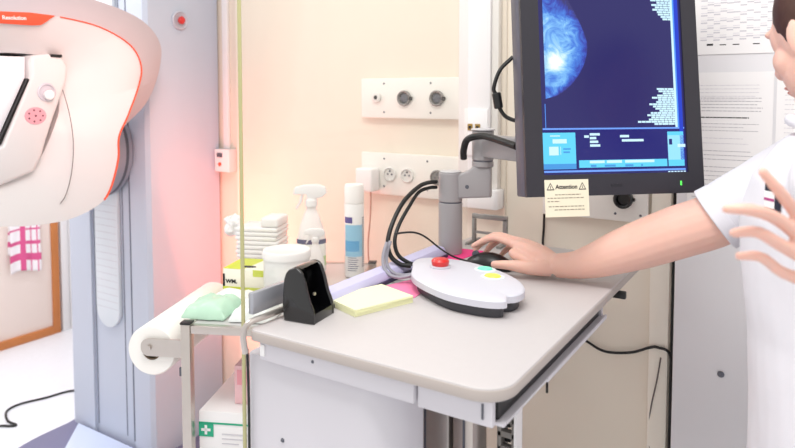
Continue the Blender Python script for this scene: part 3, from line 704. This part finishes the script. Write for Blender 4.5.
# ------------------------------------------------------------------ cables
mt = MB()
mc = tag(mt.tube([(-.527, 1.283, 1.409), (-.549, 1.268, 1.382), (-.559, 1.259, 1.345), (-.554, 1.261, 1.33)], .0042, 8).tube([(-.549, 1.263, 1.305), (-.539, 1.268, 1.288), (-.525, 1.275, 1.279), (-.505, 1.283, 1.274)], .0042, 8).build('monitor_cable', RUBBER), 'short black cable with plug looped beside the monitor\'s left edge', 'cable')
MB().cyl((-.5545, 1.261, 1.335), (-.549, 1.263, 1.302), .0095, 14, bevel=.002).build('cable_plug', BLACK, mc)
for dz, sh, lb in ((0, 0, 'thicker black cable arching left from the monitor arm post head'), (.0135, .016, 'black cable arching just inside another from the arm post head')):
    c = MB().tube([(-.787, 1.4265, 1.113-dz), (-.790, 1.395, 1.115-dz), (-.788, 1.342, 1.111-dz), (-.788+sh*.4, 1.274+sh*.8, 1.085-dz), (-.787+sh*.4, 1.225+sh, 1.044-dz*.6), (-.784+sh*.5, 1.20+sh, 1.005), (-.775+sh*.6, 1.198+sh, .975), (-.755+sh*.8, 1.205+sh*1.2, .958), (-.735+sh*.4, 1.218+sh*1.2, .954)], .0052-.0008*(dz > 0), 10)
    tag(c.build('arm_cable', RUBBER), lb, 'cable')
for k, (o_, lb) in enumerate(((0, 'outer grey cable looping into the left end of the control pad'), (.010, 'inner grey cable looping into the left end of the control pad'))):
    c = MB().tube([(-.772, 1.178+o_*1.4, 1.01), (-.772, 1.164+o_*1.4, .985), (-.765, 1.155+o_*1.4, .962), (-.748, 1.152+o_*1.6, .948), (-.728, 1.155+o_*2, .9445), (-.712, 1.163+o_*2, .947), (-.702, 1.172+o_*1.8, .950)], .0038, 8)
    tag(c.build('pad_cable', mat('cable grey', (150, 150, 160), .45)), lb, 'cable')
tag(MB().tube([(-.765, 1.20, 1.025), (-.745, 1.20, 1.03), (-.725, 1.215, 1.03), (-.72, 1.254, 1.014), (-.718, 1.32, .975), (-.715, 1.37, .948), (-.70, 1.39, .937), (-.682, 1.386, .9365), (-.674, 1.382, .937)], .0022, 6).build('mouse_cable', RUBBER), 'thin black wavy cable passing in front of the arm post to the mouse', 'cable')
tag(MB().tube([(jx-.040, jy-.026, 1.172), (jx-.036, jy-.034, 1.195), (jx-.02, jy-.044, 1.222), (jx+.02, jy-.052, 1.232), (jx+.06, jy-.070, 1.228), (jx+.10, jy-.096, 1.222), (jx+.135, jy-.115, 1.216)], .0085, 10).build('arm_cable', RUBBER), 'thick black cable bent over the elbow joint of the monitor arm', 'cable')

# ------------------------------------------------------------------ trolley beyond the glass
TZ = .815
A = Vector((-.42, .908, 0)).normalized(); B = Vector((.908, .42, 0)).normalized(); P0 = Vector((-1.172, .968, 0))
TMx = Matrix(((B.x, A.x, 0, P0.x), (B.y, A.y, 0, P0.y), (0, 0, 1, 0), (0, 0, 0, 1)))       # local: x along the front rail, y to the back, z up
TW, TD = .345, .60
tr = thing('steel_trolley', 'stainless steel trolley with tray behind the glass screen', 'trolley', tuple(P0))
for x, y in ((0, 0), (TW-.02, 0), (0, TD-.022), (TW-.02, TD-.022)):
    p = MB().box((x-.011, y-.011, .06), (x+.011, y+.011, TZ+.002), .002).xf(TMx).build('leg', STEEL, tr)
    MB().box((x-.012, y-.012, TZ+.002), (x+.012, y+.012, TZ+.007), .001).xf(TMx).build('end_cap', BLACK, p)
    MB().cyl((x-.01, y, .03), (x+.01, y, .03), .03, 18, bevel=.004).xf(TMx).build('caster', DARKGREY, tr)
MB().box((.012, -.009, TZ-.018), (TW-.032, .009, TZ), .001).box((.012, TD-.031, TZ-.018), (TW-.032, TD-.013, TZ), .001).box((-.009, .012, TZ-.018), (.009, TD-.034, TZ), .001).box((TW-.029, .012, TZ-.018), (TW-.011, TD-.034, TZ), .001).xf(TMx).build('top_rail', STEEL, tr)
MB().box((.009, .009, TZ-.006), (TW-.03, TD-.031, TZ-.002)).xf(TMx).build('tray', mat('tray grey', (206, 204, 204), .35, metal=.3), tr)
MB().box((-.008, -.008, .30), (TW-.012, TD-.014, .31)).xf(TMx).build('lower_shelf', mat('tray grey', (206, 204, 204), .35), tr)
rb = MB().prism(rrect(-.110, TZ-.076, -.011, TZ-.036, (.018, .0, .0, .018), 6), -.004, .0, 'Y').xf(TMx).build('roll_bracket', STEEL, tr)
MB().prism(rrect(-.110, TZ-.076, -.011, TZ-.036, (.018, .0, .0, .018), 6), .37, .374, 'Y').xf(TMx).build('roll_bracket', STEEL, tr)
MB().cyl((-.090, -.009, TZ-.056), (-.090, .376, TZ-.056), .006, 12).xf(TMx).build('roll_spindle', STEEL, tr)
MB().box((-.02, -.002, TZ-.12), (-.011, .004, TZ-.10), .001).xf(TMx).build('side_screw', DARKGREY, tr)
# paper roll: a real tube with a hollow core
t = MB(); rr_ = [(.022, 0), (.055, 0), (.058, .004), (.058, .352), (.055, .356), (.022, .356)]
RM = TMx @ Matrix.Translation((-.090, .007, TZ-.056-.012)) @ Matrix.Rotation(-PI/2, 4, 'X')
ring_ = []
for r_, z_ in rr_+rr_[:1]: ring_.append([RM @ Vector((r_*math.cos(2*PI*k/40), r_*math.sin(2*PI*k/40), z_)) for k in range(40)])
t.loft(ring_, cap=False)
pr_ = tag(t.build('paper_roll', mat('tissue white', (246, 243, 238), .9, var=.02, scale=30)), 'large white paper roll held on the trolley\'s side bracket', 'paper roll')
MB().loft([[RM @ Vector((r_*math.cos(2*PI*k/28), r_*math.sin(2*PI*k/28), z_)) for k in range(28)] for r_, z_ in ((.0215, .001), (.0215, .355), (.0185, .355), (.0185, .001), (.0215, .001))], cap=False).build('cardboard_core', mat('cardboard', (110, 92, 74), .9), pr_)

TOP = TZ-.002
# tissue carton
def placed(x, y, deg, z): return Matrix.Translation((x, y, z)) @ Matrix.Rotation(math.radians(deg), 4, 'Z')
M = placed(-1.262, 1.262, 20, TOP+.004) @ Matrix.Diagonal((.92, 1, .80, 1))
tb = thing('tissue_box', 'yellow and white carton with black lettering behind the plastic packs', 'carton', (-1.262, 1.262, TOP+.004))
t = MB().box((-.062, -.055, 0), (.075, .055, .072), .001)
t.box((-.0625, -.0555, .0), (-.056, -.0552, .055), mi=2); t.box((-.062, -.0556, .001), (.076, -.0552, .013), mi=1); t.box((.03, -.0556, .05), (.07, -.0552, .072), mi=1)
t.quad((-.062, -.055, .0723), (.0, -.055, .0723), (.02, .055, .0723), (-.062, .055, .0723), 1)
t.quad((-.0622, .055, .0), (-.0622, -.055, .0), (-.0622, -.055, .072), (-.0622, .055, .072), 1)
t.text('WM.', .017, Matrix.Translation((-.036, -.0556, .030)) @ Matrix.Rotation(PI/2, 4, 'X'), 2, bold=.0008)
t.prism(circ(.005, -.028, .022, 20, .009), .0725, .0735, 'Z', mi=2)
t.xf(M).build('carton', [mat('carton cream', (246, 242, 226), .6), LIMEPRINT, INKBLACK], tb)
# stack of folded towels with a loose bag
st_ = thing('towel_stack', 'stack of white folded paper towels beside the glass edge', 'paper towels', (-1.31, 1.42, TOP))
M = placed(-1.365, 1.405, 22, TOP+.004); z = 0
for k in range(10):
    h = .0125; dx = random.uniform(-.004, .004)
    MB().box((-.058+dx, -.05, z), (.068+dx, .05, z+h), .005, seg=3).xf(M).build('folded_towel', PAPER, st_); z += h+.0006
t = MB(); c0 = Vector((-1.39, 1.40, TOP+.16)); G = []
for j in range(13):
    for i in range(1): pass
def rag(c, w, h, seed, n=14, amp=.02):
    b = bmesh.new(); bmesh.ops.create_icosphere(b, subdivisions=4, radius=1)
    for v in b.verts:
        q = noise.noise(Vector(v.co)*1.9+Vector((seed, 0, 0)))*.55+noise.noise(Vector(v.co)*4.5+Vector((0, seed, 0)))*.22
        v.co = Vector((v.co.x*w, v.co.y*w*.8, v.co.z*h))*(1+q)+Vector(c)
    return b
t._merge(rag((-1.435, 1.36, TOP+.132), .030, .028, 3.1), 0, True)
t.build('crumpled_sheet', PAPER, st_)
MB().box((.015, -.045, .1315), (.068, .045, .158), .006, seg=3).xf(M).build('top_bundle', PAPER, st_)
# round tub
tu = thing('white_tub', 'round white plastic tub behind the black cradle', 'tub', (-1.105, 1.235, TOP))
MB().lathe([(0, .0), (.056, 0), (.058, .003), (.0585, .100), (.0585, .102), (0, .102)], (-1.118, 1.24, TOP+.003), n=48).build('tub_body', WHITE, tu)
MB().lathe([(.0585, 0), (.0615, .001), (.0615, .016), (.059, .020), (.052, .0205), (.050, .019), (0, .019)], (-1.118, 1.24, TOP+.105), n=48).build('tub_lid', WHITE, tu)
# trigger spray bottle
def spray(name_mats, x, y, z, s, deg, root):
    M = placed(x, y, deg, z) @ Matrix.Scale(s, 4)
    MB().lathe([(0, 0), (.038, 0), (.041, .004), (.042, .06), (.040, .10), (.032, .135), (.022, .165), (.015, .18), (.0145, .19), (0, .19)], n=36, sx=1, sy=.7).xf(M).build('bottle', name_mats[0], root)
    MB().lathe([(.0432, 0), (.0432, .07)], n=36, sx=1, sy=.71).xf(M @ Matrix.Translation((0, 0, .025))).build('bottle_label', name_mats[1], root) if False else None
    lb = MB(); n = 18
    rows = [[(.0425*math.cos(a), .0425*.72*math.sin(a), zz) for a in [-PI*.95+PI*.9*k/n for k in range(n+1)]] for zz in (.022, .05, .085, .098)]
    for ri, (r0, r1) in enumerate(zip(rows, rows[1:])):
        for k in range(n):
            rr = [.0415/.0425 if zz > .09 else 1 for zz in (.0,)]
            lb.quad(r0[k], r0[k+1], r1[k+1], r1[k], (1, 0, 2)[ri])
    lb.xf(M).build('bottle_label', name_mats[1], root)
    MB().lathe([(0, .19), (.018, .19), (.018, .206), (.012, .212), (0, .212)], n=24).xf(M).build('collar', WHITE, root)
    MB().prism([(-.052, .225), (-.046, .243), (-.02, .25), (.02, .252), (.040, .244), (.046, .228), (.030, .214), (-.012, .206), (-.014, .222), (-.045, .222)], -.010, .010, 'Y', .004).xf(M).build('spray_head', WHITE, root)
    MB().prism([(-.030, .222), (-.022, .222), (-.026, .20), (-.040, .18), (-.045, .183), (-.034, .203)], -.005, .005, 'Y', .001).xf(M).build('trigger', WHITE, root)
s1 = thing('spray_bottle', 'large white trigger spray bottle with a green label', 'spray bottle', (-1.2, 1.43, TOP), 'trigger spray bottles behind the glass')
spray([mat('milky white', (246, 240, 238), .35), [mat('label white', (244, 246, 240), .5), mat('label green', (196, 220, 160), .5), mat('label navy', (64, 70, 110), .5)]], -1.215, 1.455, TOP+.003, 1.02, 32, s1)
s2 = thing('spray_bottle', 'small white trigger spray bottle between tub and spray can', 'spray bottle', (-1.1, 1.36, TOP), 'trigger spray bottles behind the glass')
spray([mat('milky white', (246, 240, 238), .35), [mat('label white', (244, 246, 240), .5), mat('label pale', (236, 238, 236), .5), mat('label white', (244, 246, 240), .5)]], -1.135, 1.375, TOP+.003, .60, 32, s2)
# spray can
sp = thing('spray_can', 'tall white spray can with a blue label in front of wall', 'spray can', (-1.09, 1.487, TOP))
cx, cy, cz = -1.087, 1.49, TOP+.003
def can_skin(z0, z1, a0, a1, r, mi, t, n=20):
    for k in range(n):
        a, b = a0+(a1-a0)*k/n, a0+(a1-a0)*(k+1)/n
        t.quad((cx+r*math.cos(a), cy+r*math.sin(a), cz+z0), (cx+r*math.cos(b), cy+r*math.sin(b), cz+z0), (cx+r*math.cos(b), cy+r*math.sin(b), cz+z1), (cx+r*math.cos(a), cy+r*math.sin(a), cz+z1), mi)
MB().lathe([(0, 0), (.026, 0), (.028, .004), (.028, .205), (.025, .210), (0, .210)], (cx, cy, cz), n=36).build('can_body', WHITE, sp)
t = MB(); f0 = math.atan2(-cy, -cx)
can_skin(.06, .15, f0-1.1, f0+.9, .0283, 0, t); can_skin(.075, .105, f0-1.1, f0+.5, .0285, 3, t); can_skin(.155, .172, f0-1.2, f0-.2, .0284, 1, t)
for k in range(7): can_skin(.02+.006*k, .022+.006*k, f0-.7, f0+.2+.1*(k % 3), .0284, 2, t)
for k in range(24): can_skin(.03+.006*k, .0325+.006*k, f0+.85, f0+1.25, .0284, 2, t, 4)
t.build('can_label', [mat('can blue', (150, 204, 232), .5), PURPLEPRINT, mat('can grey ink', (90, 90, 120), .6), mat('can mid blue', (96, 172, 222), .5)], sp)
MB().lathe([(0, .21), (.0275, .21), (.0278, .214), (.0278, .256), (.0255, .262), (0, .263)], (cx, cy, cz), n=36).build('can_cap', mat('cap white', (248, 244, 242), .4), sp)
# plastic packs
def pack(name, label, cx_, cy_, deg, w, l, h, seed, m, z):
    b = bmesh.new(); bmesh.ops.create_cube(b, size=2); bmesh.ops.subdivide_edges(b, edges=b.edges[:], cuts=12, use_grid_fill=True)
    for v in b.verts:
        x, y, zz = v.co; e_ = (1-abs(x)**4)*(1-abs(y)**4)
        hh_ = h*(.12+.88*max(0, e_)**.5)
        q = noise.noise(Vector((x*2, y*2, seed)))*.3+noise.noise(Vector((x*6, y*6, seed)))*.14
        top = (zz+1)/2
        v.co = Vector((x*w*(1+.07*noise.noise(Vector((y*3, seed, 0)))), y*l*(1+.07*noise.noise(Vector((x*3, 0, seed)))), top*hh_*(1+q)))
    t = MB(); t._merge(b, 0, True, placed(cx_, cy_, deg, z)); return tag(t.build(name, m), label, 'plastic pack', 'plastic packs on the trolley tray')
pack('plastic_pack', 'pale green wrapped pack on the left of the trolley tray', -1.19, 1.062, 22, .052, .060, .032, 1.3, GREENFILM, TZ+.0005)
pack('plastic_pack', 'clear white wrapped pack beside the tray rail at the glass edge', -1.083, 1.10, 25, .050, .056, .034, 4.4, mat('clear film', (240, 246, 244), .25), TZ+.0005)
pack('plastic_pack', 'white wrapped pack lying in front of the yellow carton', -1.225, 1.165, 20, .05, .030, .018, 7.7, mat('white film', (246, 244, 242), .4), TZ+.0005)
# lower shelf boxes
M = TMx
bx = tag(MB().box((.015, .02, .311), (.23, .30, .607), .002).box((.015, .0188, .578), (.23, .0195, .582), mi=1).box((.015, .0188, .548), (.050, .0193, .580), mi=1).box((.029, .0182, .553), (.035, .0188, .575), mi=0).box((.021, .0182, .561), (.043, .0188, .567), mi=0).xf(M).build('supply_box', [WHITE, GREENPRINT]), 'white supply box with a green cross emblem on the trolley\'s lower shelf', 'box')
t = MB()
for k in range(3): t.box((.07, .0188, .555-.011*k), (.15-.02*k, .0193, .557-.011*k))
t.xf(M).build('box_print', INKLIGHT, bx)
pb = tag(MB().box((.085, .06, .608), (.15, .13, .70), .003).box((.092, .0588, .655), (.143, .0598, .69), mi=1).xf(M).build('small_pink_box', [PINKBOX, mat('pink print', (238, 160, 170), .6)]), 'small pink box on top of the white supply box', 'box')

#PERSON-BEGIN
# ------------------------------------------------------------------ person
def fuse(mb, voxel, sm=2, folds=0., seed=0.):
    """melt overlapping closed shapes into one continuous surface"""
    me = bpy.data.meshes.new('f'); mb.bm.to_mesh(me); mb.bm.free()
    o = bpy.data.objects.new('f', me); COL.objects.link(o)
    r = o.modifiers.new('r', 'REMESH'); r.mode = 'VOXEL'; r.voxel_size = voxel
    s = o.modifiers.new('s', 'SMOOTH'); s.iterations = sm; s.factor = .5
    out = bpy.data.meshes.new_from_object(o.evaluated_get(bpy.context.evaluated_depsgraph_get()))
    bpy.data.objects.remove(o); bpy.data.meshes.remove(me)
    b = MB(); b.add_mesh(out); bpy.data.meshes.remove(out)
    if folds:
        b.bm.normal_update(); mv = []
        for v in b.bm.verts:
            p = v.co
            q = noise.noise(Vector((p.x*9, p.y*9, p.z*5+seed)))+.5*noise.noise(Vector((p.x*22+seed, p.y*22, p.z*13)))
            mv.append((v, v.normal*q*folds))
        for v, d in mv: v.co += d
    return b
person = thing('person', 'person in a white short sleeved tunic reaching for the mouse', 'person', (.08, 1.24, 0))
def ell(cx, cy, z, rx, ry, n=28): return [(cx+rx*math.cos(2*PI*k/n), cy+ry*math.sin(2*PI*k/n), z) for k in range(n)]
torso = [(.74, .09, 1.24, .12, .165), (.84, .085, 1.24, .125, .168), (.95, .07, 1.24, .108, .145), (1.06, .05, 1.24, .115, .155), (1.14, .04, 1.24, .115, .165), (1.20, .035, 1.24, .095, .165), (1.245, .035, 1.24, .07, .12), (1.275, .04, 1.24, .052, .07)]
RSH, LSH = Vector((.02, 1.405, 1.205)), Vector((.05, 1.075, 1.205))
rarm = [tuple(RSH), (-.075, 1.39, 1.147), (-.144, 1.378, 1.094), (-.214, 1.372, 1.061), (-.278, 1.37, 1.030), (-.326, 1.37, 1.007), (-.372, 1.37, .984), (-.417, 1.37, .967), (-.458, 1.37, .960)]
rrad = [.056, .054, .052, .052, .049, .0445, .037, .029, .026]
larm = [tuple(LSH), (.16, 1.03, 1.09), (.265, .985, .99), (.25, .965, .985), (.17, .93, 1.02), (0.076, 0.8863, 1.1047)]
lrad = [.056, .050, .044, .043, .036, .026]
b = MB()
b.loft([ell(x, y, z, rx, ry) for z, x, y, rx, ry in torso])
b.tube(rarm, rrad, 20, 0, 6); b.tube(larm, lrad, 20, 0, 6); b.ball(rarm[0], .06); b.ball(larm[0], .06)
for s in (-1, 1):
    y = 1.24+s*.085
    b.tube([(.09, y, .80), (.085, y, .62), (.08, y, .44), (.095, y, .26), (.11, y+s*.01, .07)], [.085, .078, .056, .052, .038], 20, 0, 6)
    b.tube([(.12, y+s*.01, .05), (.06, y+s*.012, .04), (-.03, y+s*.02, .032), (-.075, y+s*.022, .028)], [.036, .036, .034, .022], 16, 0, 5)
# head, built looking along +x, then turned
HM = Matrix.Translation((.030, 1.243, 1.428)) @ Matrix.Rotation(math.radians(136), 4, 'Z') @ Matrix.Rotation(math.radians(14), 4, 'Y')
def hp(x, y, z): return tuple(HM @ Vector((x, y, z)))
h = MB()
h.ball((-.004, 0, .022), 1, sc=(.098, .077, .104), n=28); h.ball((.035, 0, -.045), 1, sc=(.058, .060, .065), n=24); h.ball((.066, 0, -.093), .024)
h.ball((.062, 0, .012), 1, sc=(.034, .058, .052)); h.ball((.055, .034, -.03), .03); h.ball((.055, -.034, -.03), .03)
h.tube([(.092, 0, .014), (.103, 0, -.010), (.114, 0, -.034), (.098, 0, -.041)], [.007, .009, .0125, .010], 14, 0, 5)
h.ball((.104, .010, -.037), .008); h.ball((.104, -.010, -.037), .008)
h.ball((.086, 0, -.064), 1, sc=(.014, .024, .009)); h.ball((.084, 0, -.076), 1, sc=(.014, .021, .008))
for s in (-1, 1):
    h.ball((-.004, s*.077, -.008), 1, sc=(.019, .008, .031), M=Matrix.Rotation(s*.3, 4, 'Z')); h.ball((.082, s*.031, .024), 1, sc=(.014, .022, .008))
h.xf(HM); t_ = bpy.data.meshes.new('h'); h.bm.to_mesh(t_); h.bm.free(); b.add_mesh(t_); bpy.data.meshes.remove(t_)
b.tube([(.04, 1.24, 1.23), (.045, 1.243, 1.30), hp(-.02, 0, -.03)], [.056, .050, .050], 20, 0, 6)
# right hand on the mouse
WR = (-.458, 1.37, .960)
KN = [(-.566, 1.392, .990), (-.572, 1.414, .992), (-.566, 1.436, .986), (-.553, 1.455, .975)]
for k, r in zip(KN, (.0125, .0125, .012, .011)): b.tube([WR, tuple((Vector(WR)+Vector(k))/2+Vector((0, 0, .004))), k], [.022, .019, r], 14, 0, 5)
FR = [[(-.566, 1.392, .990), (-.612, 1.399, .997), (-.644, 1.403, .986), (-.672, 1.405, .970)], [(-.572, 1.414, .992), (-.620, 1.424, .997), (-.655, 1.428, .980), (-.680, 1.430, .956)],
      [(-.566, 1.436, .986), (-.611, 1.446, .988), (-.643, 1.450, .969), (-.664, 1.451, .943)], [(-.553, 1.455, .975), (-.588, 1.465, .974), (-.613, 1.468, .957), (-.629, 1.468, .940)]]
for p, r in zip(FR, (.0088, .009, .0085, .0075)): b.tube(p, [r*1.2, r*1.06, r, r*.78], 14, 0, 5); b.ball(p[-1], r*.80, n=12)
b.tube([(-.468, 1.362, .955), (-.505, 1.338, .956), (-.548, 1.326, .958), (-.585, 1.328, .954)], [.019, .016, .0110, .0085], 14, 0, 5); b.ball((-.585, 1.328, .954), .0085, n=12)
b.tube([(-.50, 1.365, .955), (-.545, 1.365, .970), (-.563, 1.372, .978)], [.018, .013, .010], 12, 0, 4)
# left hand raised, palm towards the body, fingers spread
LF = [[(-0.0409, 0.7864, 1.2489), (-0.026, 0.7944, 1.2289), (-0.0094, 0.8151, 1.2028), (0.0143, 0.8397, 1.1696)], [(-0.0708, 0.7532, 1.2117), (-0.0493, 0.7608, 1.2115), (-0.0269, 0.7919, 1.1994), (0.0079, 0.8237, 1.1676)], [(-0.0648, 0.767, 1.1846), (-0.044, 0.7743, 1.1867), (-0.0226, 0.7929, 1.172), (0.0075, 0.8223, 1.1505)], [(-0.0605, 0.7798, 1.1579), (-0.0403, 0.7867, 1.1581), (-0.0211, 0.8036, 1.1408), (0.0065, 0.8319, 1.1262)]]
LW = Vector((0.076, 0.8863, 1.1047))
for p, r in zip(LF, (.0068, .0070, .0068, .0062)):
    b.tube(p, [r*.80, r*.98, r*1.08, r*1.3], 14, 0, 5); b.ball(p[0], r*.82, n=12)
    b.tube([p[-1], tuple((Vector(p[-1])*.5+LW*.5)), tuple(LW)], [r*1.35, .017, .022], 14, 0, 5)
LTH = [(-0.002, 0.8798, 1.2144), (0.0169, 0.8846, 1.1969), (0.0365, 0.8834, 1.1695), (0.0609, 0.8907, 1.1372)]
b.tube(LTH, [.008, .0105, .014, .02], 14, 0, 5); b.ball(LTH[0], .0082, n=12)
fuse(b, .003, 3).build('body', SKIN, person)
# eyes, lips
for s in (-1, 1):
    ey = MB().ball((.081, s*.031, .010), 1, sc=(.009, .013, .008), n=16).xf(HM).build('eye', EYE, person)
    MB().ball((.0885, s*.031, .010), 1, sc=(.003, .0055, .0055), n=12).xf(HM).build('iris', IRIS, ey)
MB().ball((.0925, 0, -.066), 1, sc=(.009, .022, .005), n=16).ball((.0905, 0, -.0745), 1, sc=(.009, .019, .005), n=16).xf(HM).build('lips', LIP, person)
# hair: cap over the skull, swept back into a bun
hr = MB(); hr.ball((-.016, 0, .034), 1, sc=(.103, .084, .106), n=28); hr.ball((-.122, 0, .02), .042); hr.ball((-.05, 0, -.02), 1, sc=(.062, .079, .075))
hb = fuse(hr, .005, 2, .002)
ct = [v for v in hb.bm.verts if v.co.x > .076-.25*(v.co.z-.05) and v.co.z < .125-.5*max(0, v.co.x-.02) and v.co.x > .02]
hb.xf(HM).build('hair', HAIR, person)
# tunic with short sleeves
c = MB()
tun = [(.43, .075, 1.24, .175, .215), (.60, .078, 1.24, .165, .205), (.74, .08, 1.24, .155, .195), (.84, .075, 1.24, .150, .190), (.95, .06, 1.24, .140, .175), (1.06, .045, 1.24, .140, .180), (1.14, .038, 1.24, .136, .190), (1.20, .035, 1.24, .116, .188), (1.245, .037, 1.24, .088, .135), (1.268, .041, 1.24, .072, .09)]
c.loft([ell(x, y, z, rx, ry, 36) for z, x, y, rx, ry in tun])
c.tube([(.035, 1.36, 1.20), (-.01, 1.398, 1.186), (-.075, 1.39, 1.147), (-.148, 1.378, 1.093)], [.075, .071, .064, .062], 28, 0, 6)
c.tube([(.05, 1.12, 1.20), tuple(LSH), (.10, 1.03, 1.125), (.15, .985, 1.035)], [.075, .070, .063, .062], 28, 0, 6)
tc_ = fuse(c, .006, 3, .0035, 2.0)
tn = tc_.build('tunic', CLOTH, person)
cr_ = MB(); cr_.tube([(.041+.068*math.cos(a), 1.24+.082*math.sin(a), 1.272+.018*math.cos(a)*-1) for a in [2*PI*k/24 for k in range(25)]], .010, 10, 0, 2); cr_.build('collar', CLOTH, tn)
hm = MB(); ax = Vector((-.073, -.012, -.054)).normalized(); hc = Vector((-.146, 1.378, 1.0945)); u1 = ax.orthogonal().normalized(); u2 = ax.cross(u1)
hm.loft([[tuple(hc+ax*o+(u1*math.cos(2*PI*k/36)+u2*math.sin(2*PI*k/36))*r) for k in range(36)] for o, r in ((-.022, .0605), (-.02, .0625), (.004, .064), (.006, .0625), (.006, .055), (-.0, .052))], cap=False)
hm.build('sleeve_hem', CLOTH, tn)
for s in (-1, 1):
    y = 1.24+s*.085
    MB().tube([(.09, y, .80), (.085, y, .62), (.08, y, .44), (.095, y, .26), (.108, y+s*.01, .09)], [.096, .090, .075, .073, .070], 24, 0, 6).build('trouser_leg', NAVY, person)
    sh = MB(); sh.tube([(.165, y+s*.01, .045), (.12, y+s*.01, .05), (.06, y+s*.012, .047), (-.03, y+s*.02, .042), (-.092, y+s*.022, .036)], [.030, .044, .043, .041, .028], 18, 0, 5); sh.build('shoe', WHITE, person)
# small emblem on the chest: navy square with a white and magenta band
em = MB(); EM = Matrix.Translation((-.0470, 1.0955, 1.1790)) @ Matrix.Rotation(math.radians(-52), 4, 'Z') @ Matrix.Rotation(PI/2, 4, 'X')
em.box((-.012, -.020, -.001), (.022, .022, .0)); em.box((-.012, -.014, 0), (.010, .010, .0006), mi=1); em.box((-.012, -.004, .0006), (.010, 0, .0010), mi=2)
em.xf(EM).build('chest_emblem', [NAVY, PAPER, MAGENTA], tn)
#PERSON-END

# ------------------------------------------------------------------ light
w = bpy.data.worlds.new('World'); SC.world = w; w.use_nodes = True
w.node_tree.nodes['Background'].inputs[0].default_value = (1, .985, .97, 1); w.node_tree.nodes['Background'].inputs[1].default_value = .88
def area(name, loc, target, sx, sy, power, color=(1, 1, 1)):
    l = bpy.data.lights.new(name, 'AREA'); l.shape = 'RECTANGLE'; l.size = sx; l.size_y = sy; l.energy = power; l.color = color
    o = bpy.data.objects.new(name, l); COL.objects.link(o); o.location = loc
    o.rotation_euler = (Vector(target)-Vector(loc)).to_track_quat('-Z', 'Y').to_euler(); return o
area('ceiling_lamp', (-.35, .45, 2.65), (-.35, .55, 0), 1.2, .6, 24, (1, .985, .96))
area('ceiling_lamp', (-2.8, 1.0, 2.6), (-3.2, 1.3, 0), 1.0, .6, 28, (.97, .98, 1))
def point(name, loc, power, color, r=.06):
    l = bpy.data.lights.new(name, 'POINT'); l.energy = power; l.color = color; l.shadow_soft_size = r
    o = bpy.data.objects.new(name, l); COL.objects.link(o); o.location = loc; return o
m1 = area('mood_lamp', (-1.72, 1.50, .72), (-1.66, 1.75, .78), .12, .6, 3.6, (1, .20, .13))
sp_ = bpy.data.lights.new('arm_tint_spot', 'SPOT'); sp_.energy = 28; sp_.color = (1, .48, .38); sp_.spot_size = math.radians(34); sp_.spot_blend = .8; sp_.shadow_soft_size = .15  # added spot in open air without a fixture, tints the arm peach
so_ = bpy.data.objects.new('arm_tint_spot', sp_); COL.objects.link(so_); so_.location = (-1.0, .75, 1.75); so_.rotation_euler = (Vector((-1.8, 1.18, 1.36))-so_.location).to_track_quat('-Z', 'Y').to_euler()

# ------------------------------------------------------------------ camera
cam = bpy.data.cameras.new('Camera'); co = bpy.data.objects.new('Camera', cam); COL.objects.link(co)
co.location = (0, 0, 1.33); co.rotation_euler = (math.radians(90-3.2), 0, math.radians(32.3))
cam.sensor_width = 36; cam.lens = 36*654/795
PYc = 95+654*math.tan(math.radians(3.2))
cam.shift_y = -(224-PYc)/795; cam.clip_start = .02
cam.dof.use_dof = True; cam.dof.focus_distance = 1.4; cam.dof.aperture_fstop = 4.0
SC.camera = co
SC.view_settings.view_transform = 'Standard'; SC.view_settings.look = 'None'; SC.view_settings.gamma = 1; SC.view_settings.exposure = .17
SC.view_settings.use_curve_mapping = False
